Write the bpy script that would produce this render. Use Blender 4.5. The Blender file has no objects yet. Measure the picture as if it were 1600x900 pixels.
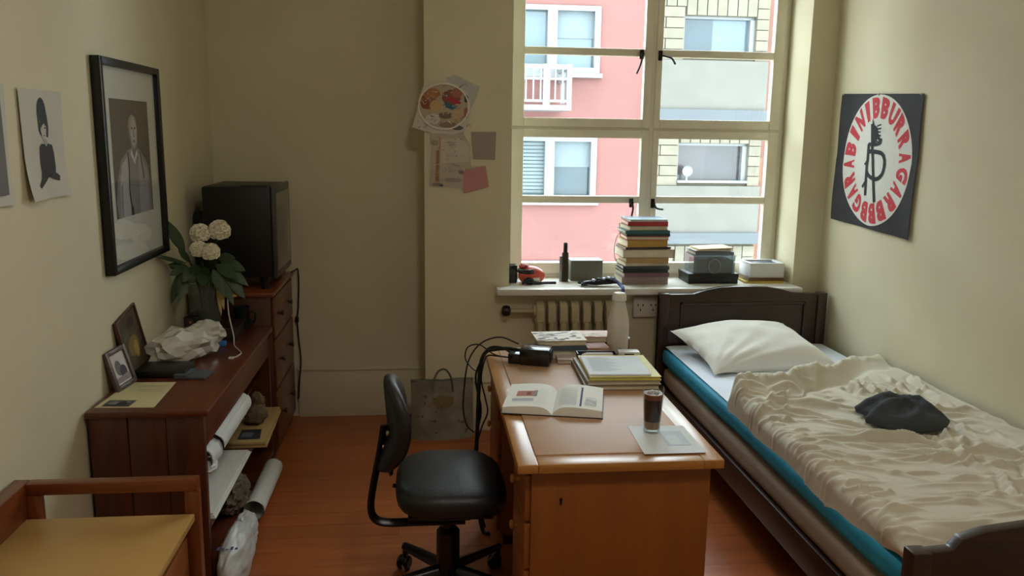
import bpy, bmesh, math, random
from mathutils import Vector, Matrix, noise, Euler
random.seed(7)
PI = math.pi
scene = bpy.context.scene
COL = scene.collection

# ------------------------------------------------------------------ camera
F, CX, CY, EYE = 1300.0, 800.0, 450.0, 1.70
def camera_axes(vp=(660.0, 205.0), s=0.0149):
    dy = Vector(((vp[0]-CX)/F, -(vp[1]-CY)/F, 1)).normalized()
    p2 = Vector(((vp[0]+1000-CX)/F, -(vp[1]+1000*s-CY)/F, 1))
    dz = dy.cross(p2).normalized()
    if dz.y < 0: dz = -dz
    dx = dz.cross(dy)
    if dx.x < 0: dx = -dx
    return dx, dy, dz
ax, ay, az = camera_axes()
cam = bpy.data.objects.new('camera', bpy.data.cameras.new('camera'))
cam.data.sensor_width = 36.0; cam.data.lens = F/1600*36.0; cam.data.clip_start = 0.05
m = Matrix(((ax.x, ax.y, -ax.z, 0), (ay.x, ay.y, -ay.z, 0), (az.x, az.y, -az.z, EYE), (0, 0, 0, 1)))
cam.matrix_world = m
COL.objects.link(cam); scene.camera = cam

# ------------------------------------------------------------------ world, light, exposure
world = bpy.data.worlds.new('overcast_sky'); scene.world = world; world.use_nodes = True
bg = world.node_tree.nodes['Background']
bg.inputs[0].default_value = (0.86, 0.94, 1.0, 1); bg.inputs[1].default_value = 11.0
vs = scene.view_settings
vs.view_transform = 'Standard'; vs.look = 'None'; vs.gamma = 1.0; vs.use_curve_mapping = False
vs.exposure = 0.15
portal = bpy.data.lights.new('window_portal', 'AREA'); portal.shape = 'RECTANGLE'
portal.size = 1.7; portal.size_y = 2.1
portal.cycles.is_portal = True
po = bpy.data.objects.new('window_portal', portal); COL.objects.link(po)
po.location = (1.32, 5.0, 1.95); po.rotation_euler = (-PI/2, 0, 0)

# ------------------------------------------------------------------ materials
def lin(c):
    if isinstance(c, str):
        c = c.lstrip('#'); c = [int(c[i:i+2], 16)/255 for i in (0, 2, 4)]
    return tuple((x/12.92 if x <= .04045 else ((x+.055)/1.055)**2.4) for x in c)
MATS = {}
def ext(c, k=.205):
    return tuple((x*12.92 if x <= .0031308 else 1.055*x**(1/2.4)-.055) for x in (v*k for v in lin(c)))
def nodes_of(name):
    mt = bpy.data.materials.new(name); mt.use_nodes = True
    return mt, mt.node_tree.nodes, mt.node_tree.links, mt.node_tree.nodes['Principled BSDF']
def coord(N, L, obj_shift=False):
    tc = N.new('ShaderNodeTexCoord')
    if not obj_shift: return tc.outputs['Object']
    oi = N.new('ShaderNodeObjectInfo'); a = N.new('ShaderNodeVectorMath'); a.operation = 'ADD'
    L.new(tc.outputs['Object'], a.inputs[0]); L.new(oi.outputs['Location'], a.inputs[1])
    return a.outputs[0]
def mat(name, c, rough=.6, var=.08, scale=12, bump=0, bscale=None, metal=0, spec=.5, rnd=0, coat=0, sheen=0, c2=None, alpha=1, detail=4):
    """plain coloured surface with noise colour variation, optional relief"""
    if name in MATS: return MATS[name]
    mt, N, L, P = nodes_of(name)
    col = lin(c); P.inputs['Roughness'].default_value = rough; P.inputs['Metallic'].default_value = metal
    P.inputs['Specular IOR Level'].default_value = spec
    P.inputs['Coat Weight'].default_value = coat; P.inputs['Sheen Weight'].default_value = sheen
    vec = coord(N, L, rnd > 0)
    nz = N.new('ShaderNodeTexNoise'); nz.inputs['Scale'].default_value = scale; nz.inputs['Detail'].default_value = detail
    L.new(vec, nz.inputs['Vector'])
    r = N.new('ShaderNodeValToRGB')
    e = r.color_ramp.elements; e[0].position = .3; e[1].position = .7
    lo = lin(c2) if c2 else tuple(x*(1-var) for x in col)
    hi = col if c2 else tuple(min(1, x*(1+var)) for x in col)
    e[0].color = (*lo, 1); e[1].color = (*hi, 1)
    L.new(nz.outputs['Fac'], r.inputs[0]); out = r.outputs[0]
    if rnd:
        oi = N.new('ShaderNodeObjectInfo'); hs = N.new('ShaderNodeHueSaturation')
        mr = N.new('ShaderNodeMapRange'); mr.inputs['To Min'].default_value = 1-rnd; mr.inputs['To Max'].default_value = 1+rnd
        L.new(oi.outputs['Random'], mr.inputs['Value']); L.new(mr.outputs[0], hs.inputs['Value']); L.new(out, hs.inputs['Color']); out = hs.outputs[0]
    L.new(out, P.inputs['Base Color'])
    if bump:
        b = N.new('ShaderNodeBump'); b.inputs['Strength'].default_value = bump; b.inputs['Distance'].default_value = .01
        n2 = N.new('ShaderNodeTexNoise'); n2.inputs['Scale'].default_value = bscale or scale*6; n2.inputs['Detail'].default_value = 5
        L.new(vec, n2.inputs['Vector']); L.new(n2.outputs['Fac'], b.inputs['Height']); L.new(b.outputs[0], P.inputs['Normal'])
    MATS[name] = mt; return mt
def wood(name, dark, light, axis=0, scale=1.0, rough=.35, coat=.2, rnd=0, bump=.05, stretch=14):
    if name in MATS: return MATS[name]
    mt, N, L, P = nodes_of(name)
    vec = coord(N, L, rnd > 0)
    mp = N.new('ShaderNodeMapping'); s = [stretch*scale]*3; s[axis] = 1.1*scale
    mp.inputs['Scale'].default_value = s; L.new(vec, mp.inputs['Vector'])
    nz = N.new('ShaderNodeTexNoise'); nz.inputs['Scale'].default_value = 2.2; nz.inputs['Detail'].default_value = 8; nz.inputs['Roughness'].default_value = .62; nz.inputs['Distortion'].default_value = .5
    L.new(mp.outputs[0], nz.inputs['Vector'])
    r = N.new('ShaderNodeValToRGB'); e = r.color_ramp.elements
    e[0].position = .28; e[1].position = .72; e[0].color = (*lin(dark), 1); e[1].color = (*lin(light), 1)
    L.new(nz.outputs['Fac'], r.inputs[0]); out = r.outputs[0]
    if rnd:
        oi = N.new('ShaderNodeObjectInfo'); hs = N.new('ShaderNodeHueSaturation')
        mr = N.new('ShaderNodeMapRange'); mr.inputs['To Min'].default_value = 1-rnd; mr.inputs['To Max'].default_value = 1+rnd
        L.new(oi.outputs['Random'], mr.inputs['Value']); L.new(mr.outputs[0], hs.inputs['Value']); L.new(out, hs.inputs['Color']); out = hs.outputs[0]
    L.new(out, P.inputs['Base Color'])
    P.inputs['Roughness'].default_value = rough; P.inputs['Coat Weight'].default_value = coat; P.inputs['Coat Roughness'].default_value = .25
    b = N.new('ShaderNodeBump'); b.inputs['Strength'].default_value = bump; b.inputs['Distance'].default_value = .004
    L.new(nz.outputs['Fac'], b.inputs['Height']); L.new(b.outputs[0], P.inputs['Normal'])
    MATS[name] = mt; return mt
def clear(name, tint='#ffffff', gloss=.12, rough=.03, alpha=.1):
    """thin clear sheet: transparent with a Fresnel reflection and a little body colour"""
    if name in MATS: return MATS[name]
    mt, N, L, P = nodes_of(name)
    P.inputs['Base Color'].default_value = (*lin(tint), 1); P.inputs['Roughness'].default_value = rough
    out = N['Material Output']; tr = N.new('ShaderNodeBsdfTransparent'); tr.inputs[0].default_value = (*lin(tint), 1)
    gl = N.new('ShaderNodeBsdfGlossy'); gl.inputs['Roughness'].default_value = rough
    m1 = N.new('ShaderNodeMixShader'); m1.inputs[0].default_value = alpha
    L.new(tr.outputs[0], m1.inputs[1]); L.new(P.outputs[0], m1.inputs[2])
    lw = N.new('ShaderNodeLayerWeight'); lw.inputs['Blend'].default_value = .5
    pw = N.new('ShaderNodeMath'); pw.operation = 'POWER'; pw.inputs[1].default_value = 3.5; L.new(lw.outputs['Facing'], pw.inputs[0])
    mm = N.new('ShaderNodeMath'); mm.operation = 'MULTIPLY_ADD'; mm.inputs[1].default_value = min(.9, gloss*4); mm.inputs[2].default_value = .035; mm.use_clamp = True
    L.new(pw.outputs[0], mm.inputs[0])
    m2 = N.new('ShaderNodeMixShader'); L.new(mm.outputs[0], m2.inputs[0]); L.new(m1.outputs[0], m2.inputs[1]); L.new(gl.outputs[0], m2.inputs[2])
    L.new(m2.outputs[0], out.inputs[0])
    MATS[name] = mt; return mt
def print_mat(rough=.6):
    nm = 'printed_ink_%d' % int(rough*100)
    if nm in MATS: return MATS[nm]
    mt, N, L, P = nodes_of(nm)
    a = N.new('ShaderNodeAttribute'); a.attribute_name = 'Col'
    nz = N.new('ShaderNodeTexNoise'); nz.inputs['Scale'].default_value = 90; L.new(coord(N, L), nz.inputs['Vector'])
    mr = N.new('ShaderNodeMapRange'); mr.inputs['To Min'].default_value = .88; mr.inputs['To Max'].default_value = 1.12
    L.new(nz.outputs['Fac'], mr.inputs['Value'])
    hs = N.new('ShaderNodeHueSaturation'); L.new(a.outputs['Color'], hs.inputs['Color']); L.new(mr.outputs[0], hs.inputs['Value'])
    L.new(hs.outputs[0], P.inputs['Base Color']); P.inputs['Roughness'].default_value = rough
    MATS[nm] = mt; return mt

# ------------------------------------------------------------------ object helpers
def tag(o, label=None, cat=None, group=None, kind=None):
    if label: o['label'] = label
    if cat: o['category'] = cat
    if group: o['group'] = group
    if kind: o['kind'] = kind
    return o
def thing(name, label, cat, loc=(0, 0, 0), rz=0, group=None, rot=None):
    o = bpy.data.objects.new(name, None); COL.objects.link(o); o.empty_display_size = .05
    o.location = loc; o.rotation_euler = rot or (0, 0, rz)
    return tag(o, label, cat, group)
def struct(name, loc=(0, 0, 0)):
    o = bpy.data.objects.new(name, None); COL.objects.link(o); o.location = loc; o['kind'] = 'structure'; return o
def spline(pts, n=6, closed=False):
    """Catmull-Rom through points"""
    P = [Vector(p) for p in pts]; out = []; k = len(P)
    for i in range(k if closed else k-1):
        p0 = P[(i-1) % k] if (closed or i > 0) else P[0]*2-P[1]
        p1 = P[i]; p2 = P[(i+1) % k]
        p3 = P[(i+2) % k] if (closed or i+2 < k) else P[-1]*2-P[-2]
        for j in range(n):
            t = j/n
            out.append(.5*((2*p1)+(p2-p0)*t+(2*p0-5*p1+4*p2-p3)*t*t+(3*p1-p0-3*p2+p3)*t**3))
    if not closed: out.append(P[-1])
    return out
class B:
    """collects shapes into one mesh"""
    def __init__(s): s.bm = bmesh.new()
    def _join(s, t, M=None):
        if M is not None: bmesh.ops.transform(t, matrix=M, verts=t.verts)
        me = bpy.data.meshes.new('tmp'); t.to_mesh(me); t.free(); s.bm.from_mesh(me); bpy.data.meshes.remove(me)
        return s
    def box(s, x0, x1, y0, y1, z0, z1, bev=0, seg=2, M=None):
        t = bmesh.new(); bmesh.ops.create_cube(t, size=1)
        for v in t.verts: v.co = ((x0+x1)/2+v.co.x*(x1-x0), (y0+y1)/2+v.co.y*(y1-y0), (z0+z1)/2+v.co.z*(z1-z0))
        if bev: bmesh.ops.bevel(t, geom=t.edges[:], offset=bev, segments=seg, profile=.5, affect='EDGES')
        return s._join(t, M)
    def lathe(s, prof, seg=24, M=None, sx=1, sy=1):
        t = bmesh.new(); rings = []
        for r, z in prof:
            if r < 1e-6: rings.append([t.verts.new((0, 0, z))])
            else: rings.append([t.verts.new((r*sx*math.cos(2*PI*i/seg), r*sy*math.sin(2*PI*i/seg), z)) for i in range(seg)])
        for a, b in zip(rings, rings[1:]):
            for i in range(seg):
                j = (i+1) % seg
                if len(a) == 1 and len(b) == 1: continue
                if len(a) == 1: t.faces.new((a[0], b[i], b[j]))
                elif len(b) == 1: t.faces.new((a[i], a[j], b[0]))
                else: t.faces.new((a[i], a[j], b[j], b[i]))
        bmesh.ops.recalc_face_normals(t, faces=t.faces[:])
        return s._join(t, M)
    def cyl(s, p0, p1, r, r2=None, seg=12):
        p0 = Vector(p0); p1 = Vector(p1); d = p1-p0; h = d.length
        M = Matrix.Translation(p0) @ d.to_track_quat('Z', 'Y').to_matrix().to_4x4()
        r2 = r if r2 is None else r2
        return s.lathe([(0, 0), (r, 0), (r2, h), (0, h)], seg, M)
    def tube(s, pts, r, seg=8, n=5, closed=False, smooth=True, flat=1.0):
        P = spline(pts, n, closed) if smooth and len(pts) > 2 else [Vector(p) for p in pts]
        t = bmesh.new(); rings = []; k = len(P); up = Vector((0, 0, 1)); prev = None
        for i, p in enumerate(P):
            a = P[(i-1) % k] if (closed or i > 0) else p; b = P[(i+1) % k] if (closed or i < k-1) else p
            d = (b-a).normalized() if (b-a).length > 1e-9 else Vector((0, 0, 1))
            if prev is None:
                x = d.orthogonal().normalized()
            else:
                x = prev-d*prev.dot(d)
                x = x.normalized() if x.length > 1e-6 else d.orthogonal().normalized()
            prev = x; y = d.cross(x)
            rr = r(i/(k-1)) if callable(r) else r
            rings.append([t.verts.new(p+x*rr*math.cos(2*PI*q/seg)+y*rr*flat*math.sin(2*PI*q/seg)) for q in range(seg)])
        pr = list(zip(rings, rings[1:]))
        if closed: pr.append((rings[-1], rings[0]))
        for a, b in pr:
            for q in range(seg): t.faces.new((a[q], a[(q+1) % seg], b[(q+1) % seg], b[q]))
        if not closed:
            t.faces.new(rings[0][::-1]); t.faces.new(rings[-1])
        bmesh.ops.recalc_face_normals(t, faces=t.faces[:])
        return s._join(t)
    def prism(s, poly, z0, z1, M=None, bev=0):
        t = bmesh.new()
        a = [t.verts.new((x, y, z0)) for x, y in poly]; b = [t.verts.new((x, y, z1)) for x, y in poly]
        t.faces.new(a[::-1]); t.faces.new(b); k = len(poly)
        for i in range(k): t.faces.new((a[i], a[(i+1) % k], b[(i+1) % k], b[i]))
        bmesh.ops.recalc_face_normals(t, faces=t.faces[:])
        if bev: bmesh.ops.bevel(t, geom=t.edges[:], offset=bev, segments=2, profile=.5, affect='EDGES')
        return s._join(t, M)
    def sheet(s, f, nu, nv, thick=0):
        """grid surface f(u,v); thick gives it a back side along f(u,v,-thick)"""
        t = bmesh.new()
        g = [[t.verts.new(f(i/nu, j/nv, 0) if thick else f(i/nu, j/nv)) for j in range(nv+1)] for i in range(nu+1)]
        for i in range(nu):
            for j in range(nv): t.faces.new((g[i][j], g[i+1][j], g[i+1][j+1], g[i][j+1]))
        if thick:
            h = [[t.verts.new(f(i/nu, j/nv, -thick)) for j in range(nv+1)] for i in range(nu+1)]
            for i in range(nu):
                for j in range(nv): t.faces.new((h[i][j], h[i][j+1], h[i+1][j+1], h[i+1][j]))
            for i in range(nu):
                t.faces.new((g[i][0], h[i][0], h[i+1][0], g[i+1][0])); t.faces.new((g[i][nv], g[i+1][nv], h[i+1][nv], h[i][nv]))
            for j in range(nv):
                t.faces.new((g[0][j], g[0][j+1], h[0][j+1], h[0][j])); t.faces.new((g[nu][j], h[nu][j], h[nu][j+1], g[nu][j+1]))
        return s._join(t)
    def blob(s, center, size, sub=3, amp=.1, freq=2.0, seed=0, flat=None, ridge=False, M=None):
        t = bmesh.new(); bmesh.ops.create_icosphere(t, subdivisions=sub, radius=1)
        sd = Vector((seed*3.1, seed*1.7, seed*.9))
        for v in t.verts:
            n = noise.noise(v.co*freq+sd)+.5*noise.noise(v.co*freq*2.3+sd)
            if ridge: n = .6-abs(n)*2
            k = 1+amp*n; c = v.co*k
            v.co = (c.x*size[0], c.y*size[1], c.z*size[2])
            if flat is not None and v.co.z < flat: v.co.z = flat+(v.co.z-flat)*.05
        t2 = Matrix.Translation(center) @ (M or Matrix())
        return s._join(t, t2)
    def build(s, name, material, parent=None, smooth=35, origin=None, label=None):
        me = bpy.data.meshes.new(name)
        if origin is not None: bmesh.ops.translate(s.bm, vec=-Vector(origin), verts=s.bm.verts)
        s.bm.to_mesh(me); s.bm.free()
        if material: me.materials.append(material)
        if smooth:
            for p in me.polygons: p.use_smooth = True
            me.set_sharp_from_angle(angle=math.radians(smooth))
        o = bpy.data.objects.new(name, me); COL.objects.link(o)
        if parent: o.parent = parent
        if origin is not None: o.location = origin
        if label: o['label'] = label
        return o
def single(name, b, material, label, cat, loc=(0, 0, 0), rz=0, group=None, smooth=35, rot=None):
    o = b.build(name, material, None, smooth); o.location = loc; o.rotation_euler = rot or (0, 0, rz)
    return tag(o, label, cat, group)
def copy_tree(o, parent=None):
    c = o.copy(); COL.objects.link(c); c.parent = parent
    for ch in o.children: copy_tree(ch, c)
    return c
def ell(cx, cy, rx, ry=None, n=28, a0=0, a1=2*PI):
    ry = ry or rx
    return [(cx+rx*math.cos(a0+(a1-a0)*i/n), cy+ry*math.sin(a0+(a1-a0)*i/n)) for i in range(n if abs(a1-a0) > 6.28 else n+1)]
def stroke(pts, w, n=1):
    P = spline([(x, y, 0) for x, y in pts], n) if n > 1 else [Vector((x, y, 0)) for x, y in pts]
    out = []
    for a, b in zip(P, P[1:]):
        d = (b-a)
        if d.length < 1e-9: continue
        d.normalize(); q = Vector((-d.y, d.x, 0))*w/2; e = d*w*.2
        out.append([tuple((a-e+q)[:2]), tuple((b+e+q)[:2]), tuple((b+e-q)[:2]), tuple((a-e-q)[:2])])
    return out
def decal(name, parent, polys, to3, rough=.6, lift=.0006, label=None):
    """flat print: coloured polygons (colour, [(u,v)..]) laid on a sheet, later ones on top"""
    bm = bmesh.new(); cols = []
    for i, (c, poly) in enumerate(polys):
        vs_ = [bm.verts.new(to3(u, v, lift+i*.00004)) for u, v in poly]
        try: f = bm.faces.new(vs_)
        except ValueError: continue
        cols.append(lin(c))
    me = bpy.data.meshes.new(name); bm.to_mesh(me); bm.free()
    at = me.color_attributes.new('Col', 'FLOAT_COLOR', 'CORNER')
    for p, c in zip(me.polygons, cols):
        for li in p.loop_indices: at.data[li].color = (*c, 1)
    me.materials.append(print_mat(rough))
    o = bpy.data.objects.new(name, me); COL.objects.link(o); o.parent = parent
    if label: o['label'] = label
    return o
def glyph_polys(ch, size):
    """outline triangles of a letter from the built-in font, centred"""
    cu = bpy.data.curves.new('t', 'FONT'); cu.body = ch; cu.size = size; cu.align_x = 'CENTER'; cu.align_y = 'CENTER'; cu.offset = size*.06; cu.resolution_u = 3
    ob = bpy.data.objects.new('t', cu); COL.objects.link(ob)
    dg = bpy.context.evaluated_depsgraph_get(); me = bpy.data.meshes.new_from_object(ob.evaluated_get(dg))
    ps = [[tuple(me.vertices[i].co[:2]) for i in p.vertices] for p in me.polygons]
    bpy.data.objects.remove(ob); bpy.data.curves.remove(cu); bpy.data.meshes.remove(me)
    return ps
# ------------------------------------------------------------------ the room
XL, XR, YB, YW, YF, ZC = -1.18, 2.31, 4.905, 4.60, -1.5, 3.2
wall_paint = mat('cream_wall_paint', '#d8d0b2', .75, .03, 3, bump=.06, bscale=45)
trim_paint = mat('cream_gloss_trim_paint', '#d6ceb0', .45, .03, 5)
ceil_paint = mat('white_ceiling_paint', '#e6e0cc', .8, .02, 3)
def slab(name, *a, m=wall_paint):
    o = B().box(*a).build(name, m, None, 0); o['kind'] = 'structure'; return o
slab('wall_left', XL-.12, XL, YF-.12, 5.1, 0, ZC)
slab('wall_right', XR, XR+.12, YF-.12, 5.1, 0, ZC)
slab('wall_front', XL, XR, YF-.12, YF, 0, ZC)
slab('wall_back', XL, .01, YB, 5.1, 0, ZC)
OX0, OX1, OZ0, OZ1 = .482, 2.152, .83, 2.96
wb = B()
wb.box(.01, OX0, YW, 5.1, 0, ZC).box(OX1, XR, YW, 5.1, 0, ZC).box(OX0, OX1, YW, 5.1, 0, OZ0-.03).box(OX0, OX1, YW, 5.1, OZ1, ZC)
o = wb.build('wall_window_side', wall_paint, None, 0); o['kind'] = 'structure'
slab('ceiling', XL, XR, YF, 5.1, ZC, ZC+.12, m=ceil_paint)
# floorboards
subfloor = mat('dark_subfloor', '#1d120a', .9)
fl = slab('floor', XL-.12, XR+.12, YF-.12, 5.1, -.12, -.012, m=subfloor)
board_m = wood('red_brown_floorboard', '#98512a', '#b86838', 0, .8, .33, .15, rnd=.10, bump=.04)
y = YF; row = 0; wdt = .118
while y < YB-.01:
    y1 = min(y+wdt, YB); cuts = [XL] + [XL+((row*1.37+.5) % 3.1)+.2] + [XR]
    for a, b in zip(cuts, cuts[1:]):
        if b-a < .02: continue
        bx = B().box(-(b-a)/2+.0006, (b-a)/2-.0006, -(y1-y)/2+.0006, (y1-y)/2-.0006, -.012, 0).build('floorboard', board_m, fl, 0)
        bx.location = ((a+b)/2, (y+y1)/2, 0)
    y = y1; row += 1
# baseboards
def base(name, b):
    o = b.build(name, trim_paint, None, 30); o['kind'] = 'structure'
b = B(); b.box(-.745, .01, YB-.022, YB, 0, .285, .003).box(-.745, .01, YB-.03, YB, .285, .305, .006); base('baseboard_back', b)
b = B(); b.box(.01, XR, YW-.022, YW, 0, .285, .003).box(.01, XR, YW-.03, YW, .285, .305, .006); base('baseboard_window_side', b)
b = B(); b.box(XR-.022, XR, YF, YW-.03, 0, .285, .003).box(XR-.03, XR, YF, YW-.03, .285, .305, .006); base('baseboard_right', b)
b = B(); b.box(XL, XL+.018, YF, 2.88, 0, .12, .003); base('baseboard_left', b)

# ------------------------------------------------------------------ window
win_paint = mat('off_white_window_paint', '#e3ddc8', .45, .04, 8)
pane_m = clear('window_glass', '#f6fbfb', .05, .01, .0)
iron = mat('dark_iron', '#1b1815', .4, .1, 30, metal=.6)
W = struct('window_1', (0, 0, 0))
YS = 4.88
f = B()
f.box(OX0, .512, YS, 5.02, OZ0, OZ1, .003).box(2.122, OX1, YS, 5.02, OZ0, OZ1, .003).box(1.325, 1.352, YS-.006, 5.02, OZ0, OZ1, .002)
f.box(OX0, OX1, YS-.004, 5.02, OZ0, .868, .003).box(OX0, OX1, YS, 5.02, 2.925, OZ1, .003).box(.512, 2.122, YS, 5.02, 1.722, 1.738)
f.build('window_frame', win_paint, W)
def sash(x0, x1, z0, z1, bars, stile, rail0, rail1):
    s = B(); y0, y1 = YS-.012, YS+.035
    s.box(x0, x0+stile[0], y0, y1, z0, z1, .003).box(x1-stile[1], x1, y0, y1, z0, z1, .003)
    a, c = x0+stile[0], x1-stile[1]
    s.box(a, c, y0, y1, z0, z0+rail0, .003).box(a, c, y0, y1, z1-rail1, z1, .003)
    edges = [z0+rail0]
    for bz in bars:
        s.box(a, c, y0+.004, y1-.004, bz-.021, bz+.021, .004); edges += [bz-.021, bz+.021]
    edges.append(z1-rail1)
    o = s.build('sash', win_paint, W)
    for k in range(0, len(edges), 2):
        B().box(a-.002, c+.002, YS+.012, YS+.016, edges[k]-.002, edges[k+1]+.002).build('pane', pane_m, o, 0)
    return o
sl = sash(.514, 1.325, .870, 1.722, [1.316], (.069, .042), .067, .046)
ul = sash(.514, 1.325, 1.738, 2.925, [2.164, 2.545], (.069, .042), .050, .045)
sr = sash(1.352, 2.120, .870, 1.722, [1.316], (.036, .062), .067, .046)
ur = sash(1.352, 2.120, 1.738, 2.925, [2.164, 2.545], (.036, .062), .050, .045)
def latch(par, x, z, pts):
    h = B(); h.box(x-.012, x+.012, YS-.024, YS-.01, z-.028, z+.028, .004)
    h.cyl((x, YS-.02, z), (x, YS-.045, z), .009)
    h.tube([(x+dx, YS-.045+dy, z+dz) for dx, dy, dz in pts], .0055, 6)
    h.build('window_handle', iron, par)
latch(ul, 1.262, 2.155, [(0, 0, 0), (-.008, -.004, -.04), (-.02, -.008, -.075), (-.036, -.008, -.112)])
latch(ur, 1.372, 2.150, [(0, 0, 0), (.03, -.006, -.008), (.058, -.01, -.018), (.08, -.01, -.05)])
latch(sl, 1.235, 1.300, [(0, 0, 0), (.004, -.004, -.03), (0, -.006, -.06), (-.006, -.006, -.09)])
latch(sr, 1.366, 1.296, [(0, 0, 0), (.012, -.006, -.022), (.03, -.01, -.03), (.055, -.01, -.032)])
B().box(.407, 2.168, 4.49, YW, .812, .848, .006).box(OX0, OX1, YW-.005, YS+.005, .812, .848).build('window_sill', mat('sky_whitened_sill_gloss', '#e6e4dc', .28, .02, 5), W)  # sky reflection put into the sill's whiter colour

# ------------------------------------------------------------------ houses across the alley
def wall_holes(b, x0, x1, z0, z1, y0, y1, holes):
    xs = sorted({x0, x1, *[h[0] for h in holes], *[h[1] for h in holes]}); zs = sorted({z0, z1, *[h[2] for h in holes], *[h[3] for h in holes]})
    for a, c in zip(xs, xs[1:]):
        for d, e in zip(zs, zs[1:]):
            mx, mz = (a+c)/2, (d+e)/2
            if not any(h[0] < mx < h[1] and h[2] < mz < h[3] for h in holes): b.box(a, c, y0, y1, d, e)
YO = 10.5
pink = mat('salmon_pink_render', ext('#d28b82'), .85, .05, 2, bump=.1, bscale=30)
white_pvc = mat('white_outdoor_frame', ext('#d3d7d7'), .4, .02, 4)
far_glass = mat('sky_reflection_far_glass', ext('#8fafbd'), .12, .12, 1.2, spec=.6)  # reflected sky put into the pane colour as pale blue
far_glass2 = mat('grey_blue_far_glass', ext('#5f7986'), .15, .15, 1.5, spec=.5)
blind_m = mat('pale_blind', ext('#b3c6cc'), .6, .04, 5)
pb = thing('pink_house', 'salmon pink rendered house with white framed windows across the alley', 'building', (0, YO, -5))
def L(o): o.location.z += 5; o.location.y -= YO; return o
holes = []
for i in range(-2, 1):
    for k in range(-2, 2): holes.append((.95+i*2.6, 2.19+i*2.6, .86+k*1.575, 1.66+k*1.575))
b = B(); wall_holes(b, -7, 2.845, -5, 3.72, YO, YO+.25, holes); b.box(-7, 2.84, YO+.25, YO+5, -5, 3.70)
L(b.build('wall', pink, pb, 0))
L(B().box(-7.1, 2.84, YO-.1, YO+5.1, 3.72, 3.82).build('roof_edge', white_pvc, pb, 0))
for (x0, x1, z0, z1) in holes:
    fr = B(); t = .075; y0, y1 = YO-.03, YO+.1; xm = x0+.64
    fr.box(x0, x0+t, y0, y1, z0, z1).box(x1-t, x1, y0, y1, z0, z1).box(x0+t, x1-t, y0, y1, z1-t*.8, z1).box(x0+t, x1-t, y0, y1, z0, z0+t*.9).box(xm-.06, xm+.06, y0, y1, z0+t*.9, z1-t*.8)
    fr.box(x0-.02, x1+.03, YO-.07, YO-.001, z0-.055, z0-.001)
    fo = L(fr.build('window', white_pvc, pb, 0))
    for a, c, nm in ((x0+t, xm-.06, 0), (xm+.06, x1-t, 1)):
        B().box(a, c, YO+.07, YO+.09, z0+t*.9, z1-t*.8).build('pane', far_glass2 if nm and z0 < 1 else far_glass, fo, 0)
        if nm: B().box(a, c, YO+.055, YO+.065, z0+.42, z1-t*.8).build('blind', blind_m, fo, 0)
        elif z0 < 1:
            s = B()
            for q in range(14): s.box(a, c, YO+.05, YO+.065, z0+.09+q*.046, z0+.09+q*.046+.034)
            s.build('blind', blind_m, fo, 0)
b = B(); x0, x1 = .5, 1.715
b.box(x0, x1, 9.72, YO, 1.96, 2.02)
bs = L(b.build('balcony', white_pvc, pb, 0))
r = B(); r.box(x0, x1-.06, 9.725, 9.765, 2.42, 2.475).box(x1-.05, x1-.01, 9.78, YO, 2.42, 2.475).box(x0, x1-.06, 9.725, 9.755, 2.3, 2.33).box(x1-.04, x1-.015, 9.78, YO, 2.3, 2.33)
r.box(x0, x1-.06, 9.725, 9.755, 2.05, 2.08).box(x1-.06, x1, 9.72, 9.78, 2.021, 2.48).box(1.38, 1.46, 9.715, 9.775, 2.021, 2.48).build('railing', white_pvc, bs, 0)
n = 0; x = .58
while x < 1.66:
    if not 1.36 < x < 1.48: B().box(x, x+.018, 9.73, 9.75, 2.05, 2.43).build('baluster', white_pvc, bs, 0)
    x += .085
for yy in (9.95, 10.13, 10.31): B().box(x1-.035, x1-.015, yy, yy+.02, 2.05, 2.43).build('baluster', white_pvc, bs, 0)

brick_m = mat('pale_yellow_brick', ext('#c0b59c'), .85, .1, 9, rnd=.06, bump=.1)
mortar_m = mat('pale_mortar', ext('#aca28c'), .9, .05, 9)
conc_m = mat('light_grey_concrete', ext('#aaa69a'), .85, .07, 4, bump=.1, bscale=30)
slate_m = mat('blue_grey_ledge', ext('#878f96'), .7, .06, 4)
bb = thing('brick_house', 'pale yellow brick house with grey concrete bands across the alley', 'building', (3.6, YO, -5))
def Lb(o): o.location = (o.location.x-3.6, o.location.y-YO, o.location.z+5); return o
P0 = 1.56
bh = [(3.24, 4.165, 1.1+k*P0, 1.6+k*P0) for k in range(-2, 2)]
b = B(); wall_holes(b, 2.86, 4.335, -5, 3.95, YO-.02, YO+.25, bh); b.box(2.87, 4.33, YO+.25, YO+4, -5, 3.9)
Lb(b.build('wall', mortar_m, bb, 0))
share = {}
def brick(x0, x1, z0, z1):
    k = (round(x1-x0, 3), round(z1-z0, 3))
    if k not in share:
        o = B().box(-k[0]/2+.006, k[0]/2-.006, -.02, .02, -k[1]/2+.005, k[1]/2-.005).build('brick', brick_m, bb, 0); share[k] = o
    else:
        o = share[k].copy(); COL.objects.link(o)
    o.location = ((x0+x1)/2-3.6, -.035, (z0+z1)/2+5)
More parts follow.
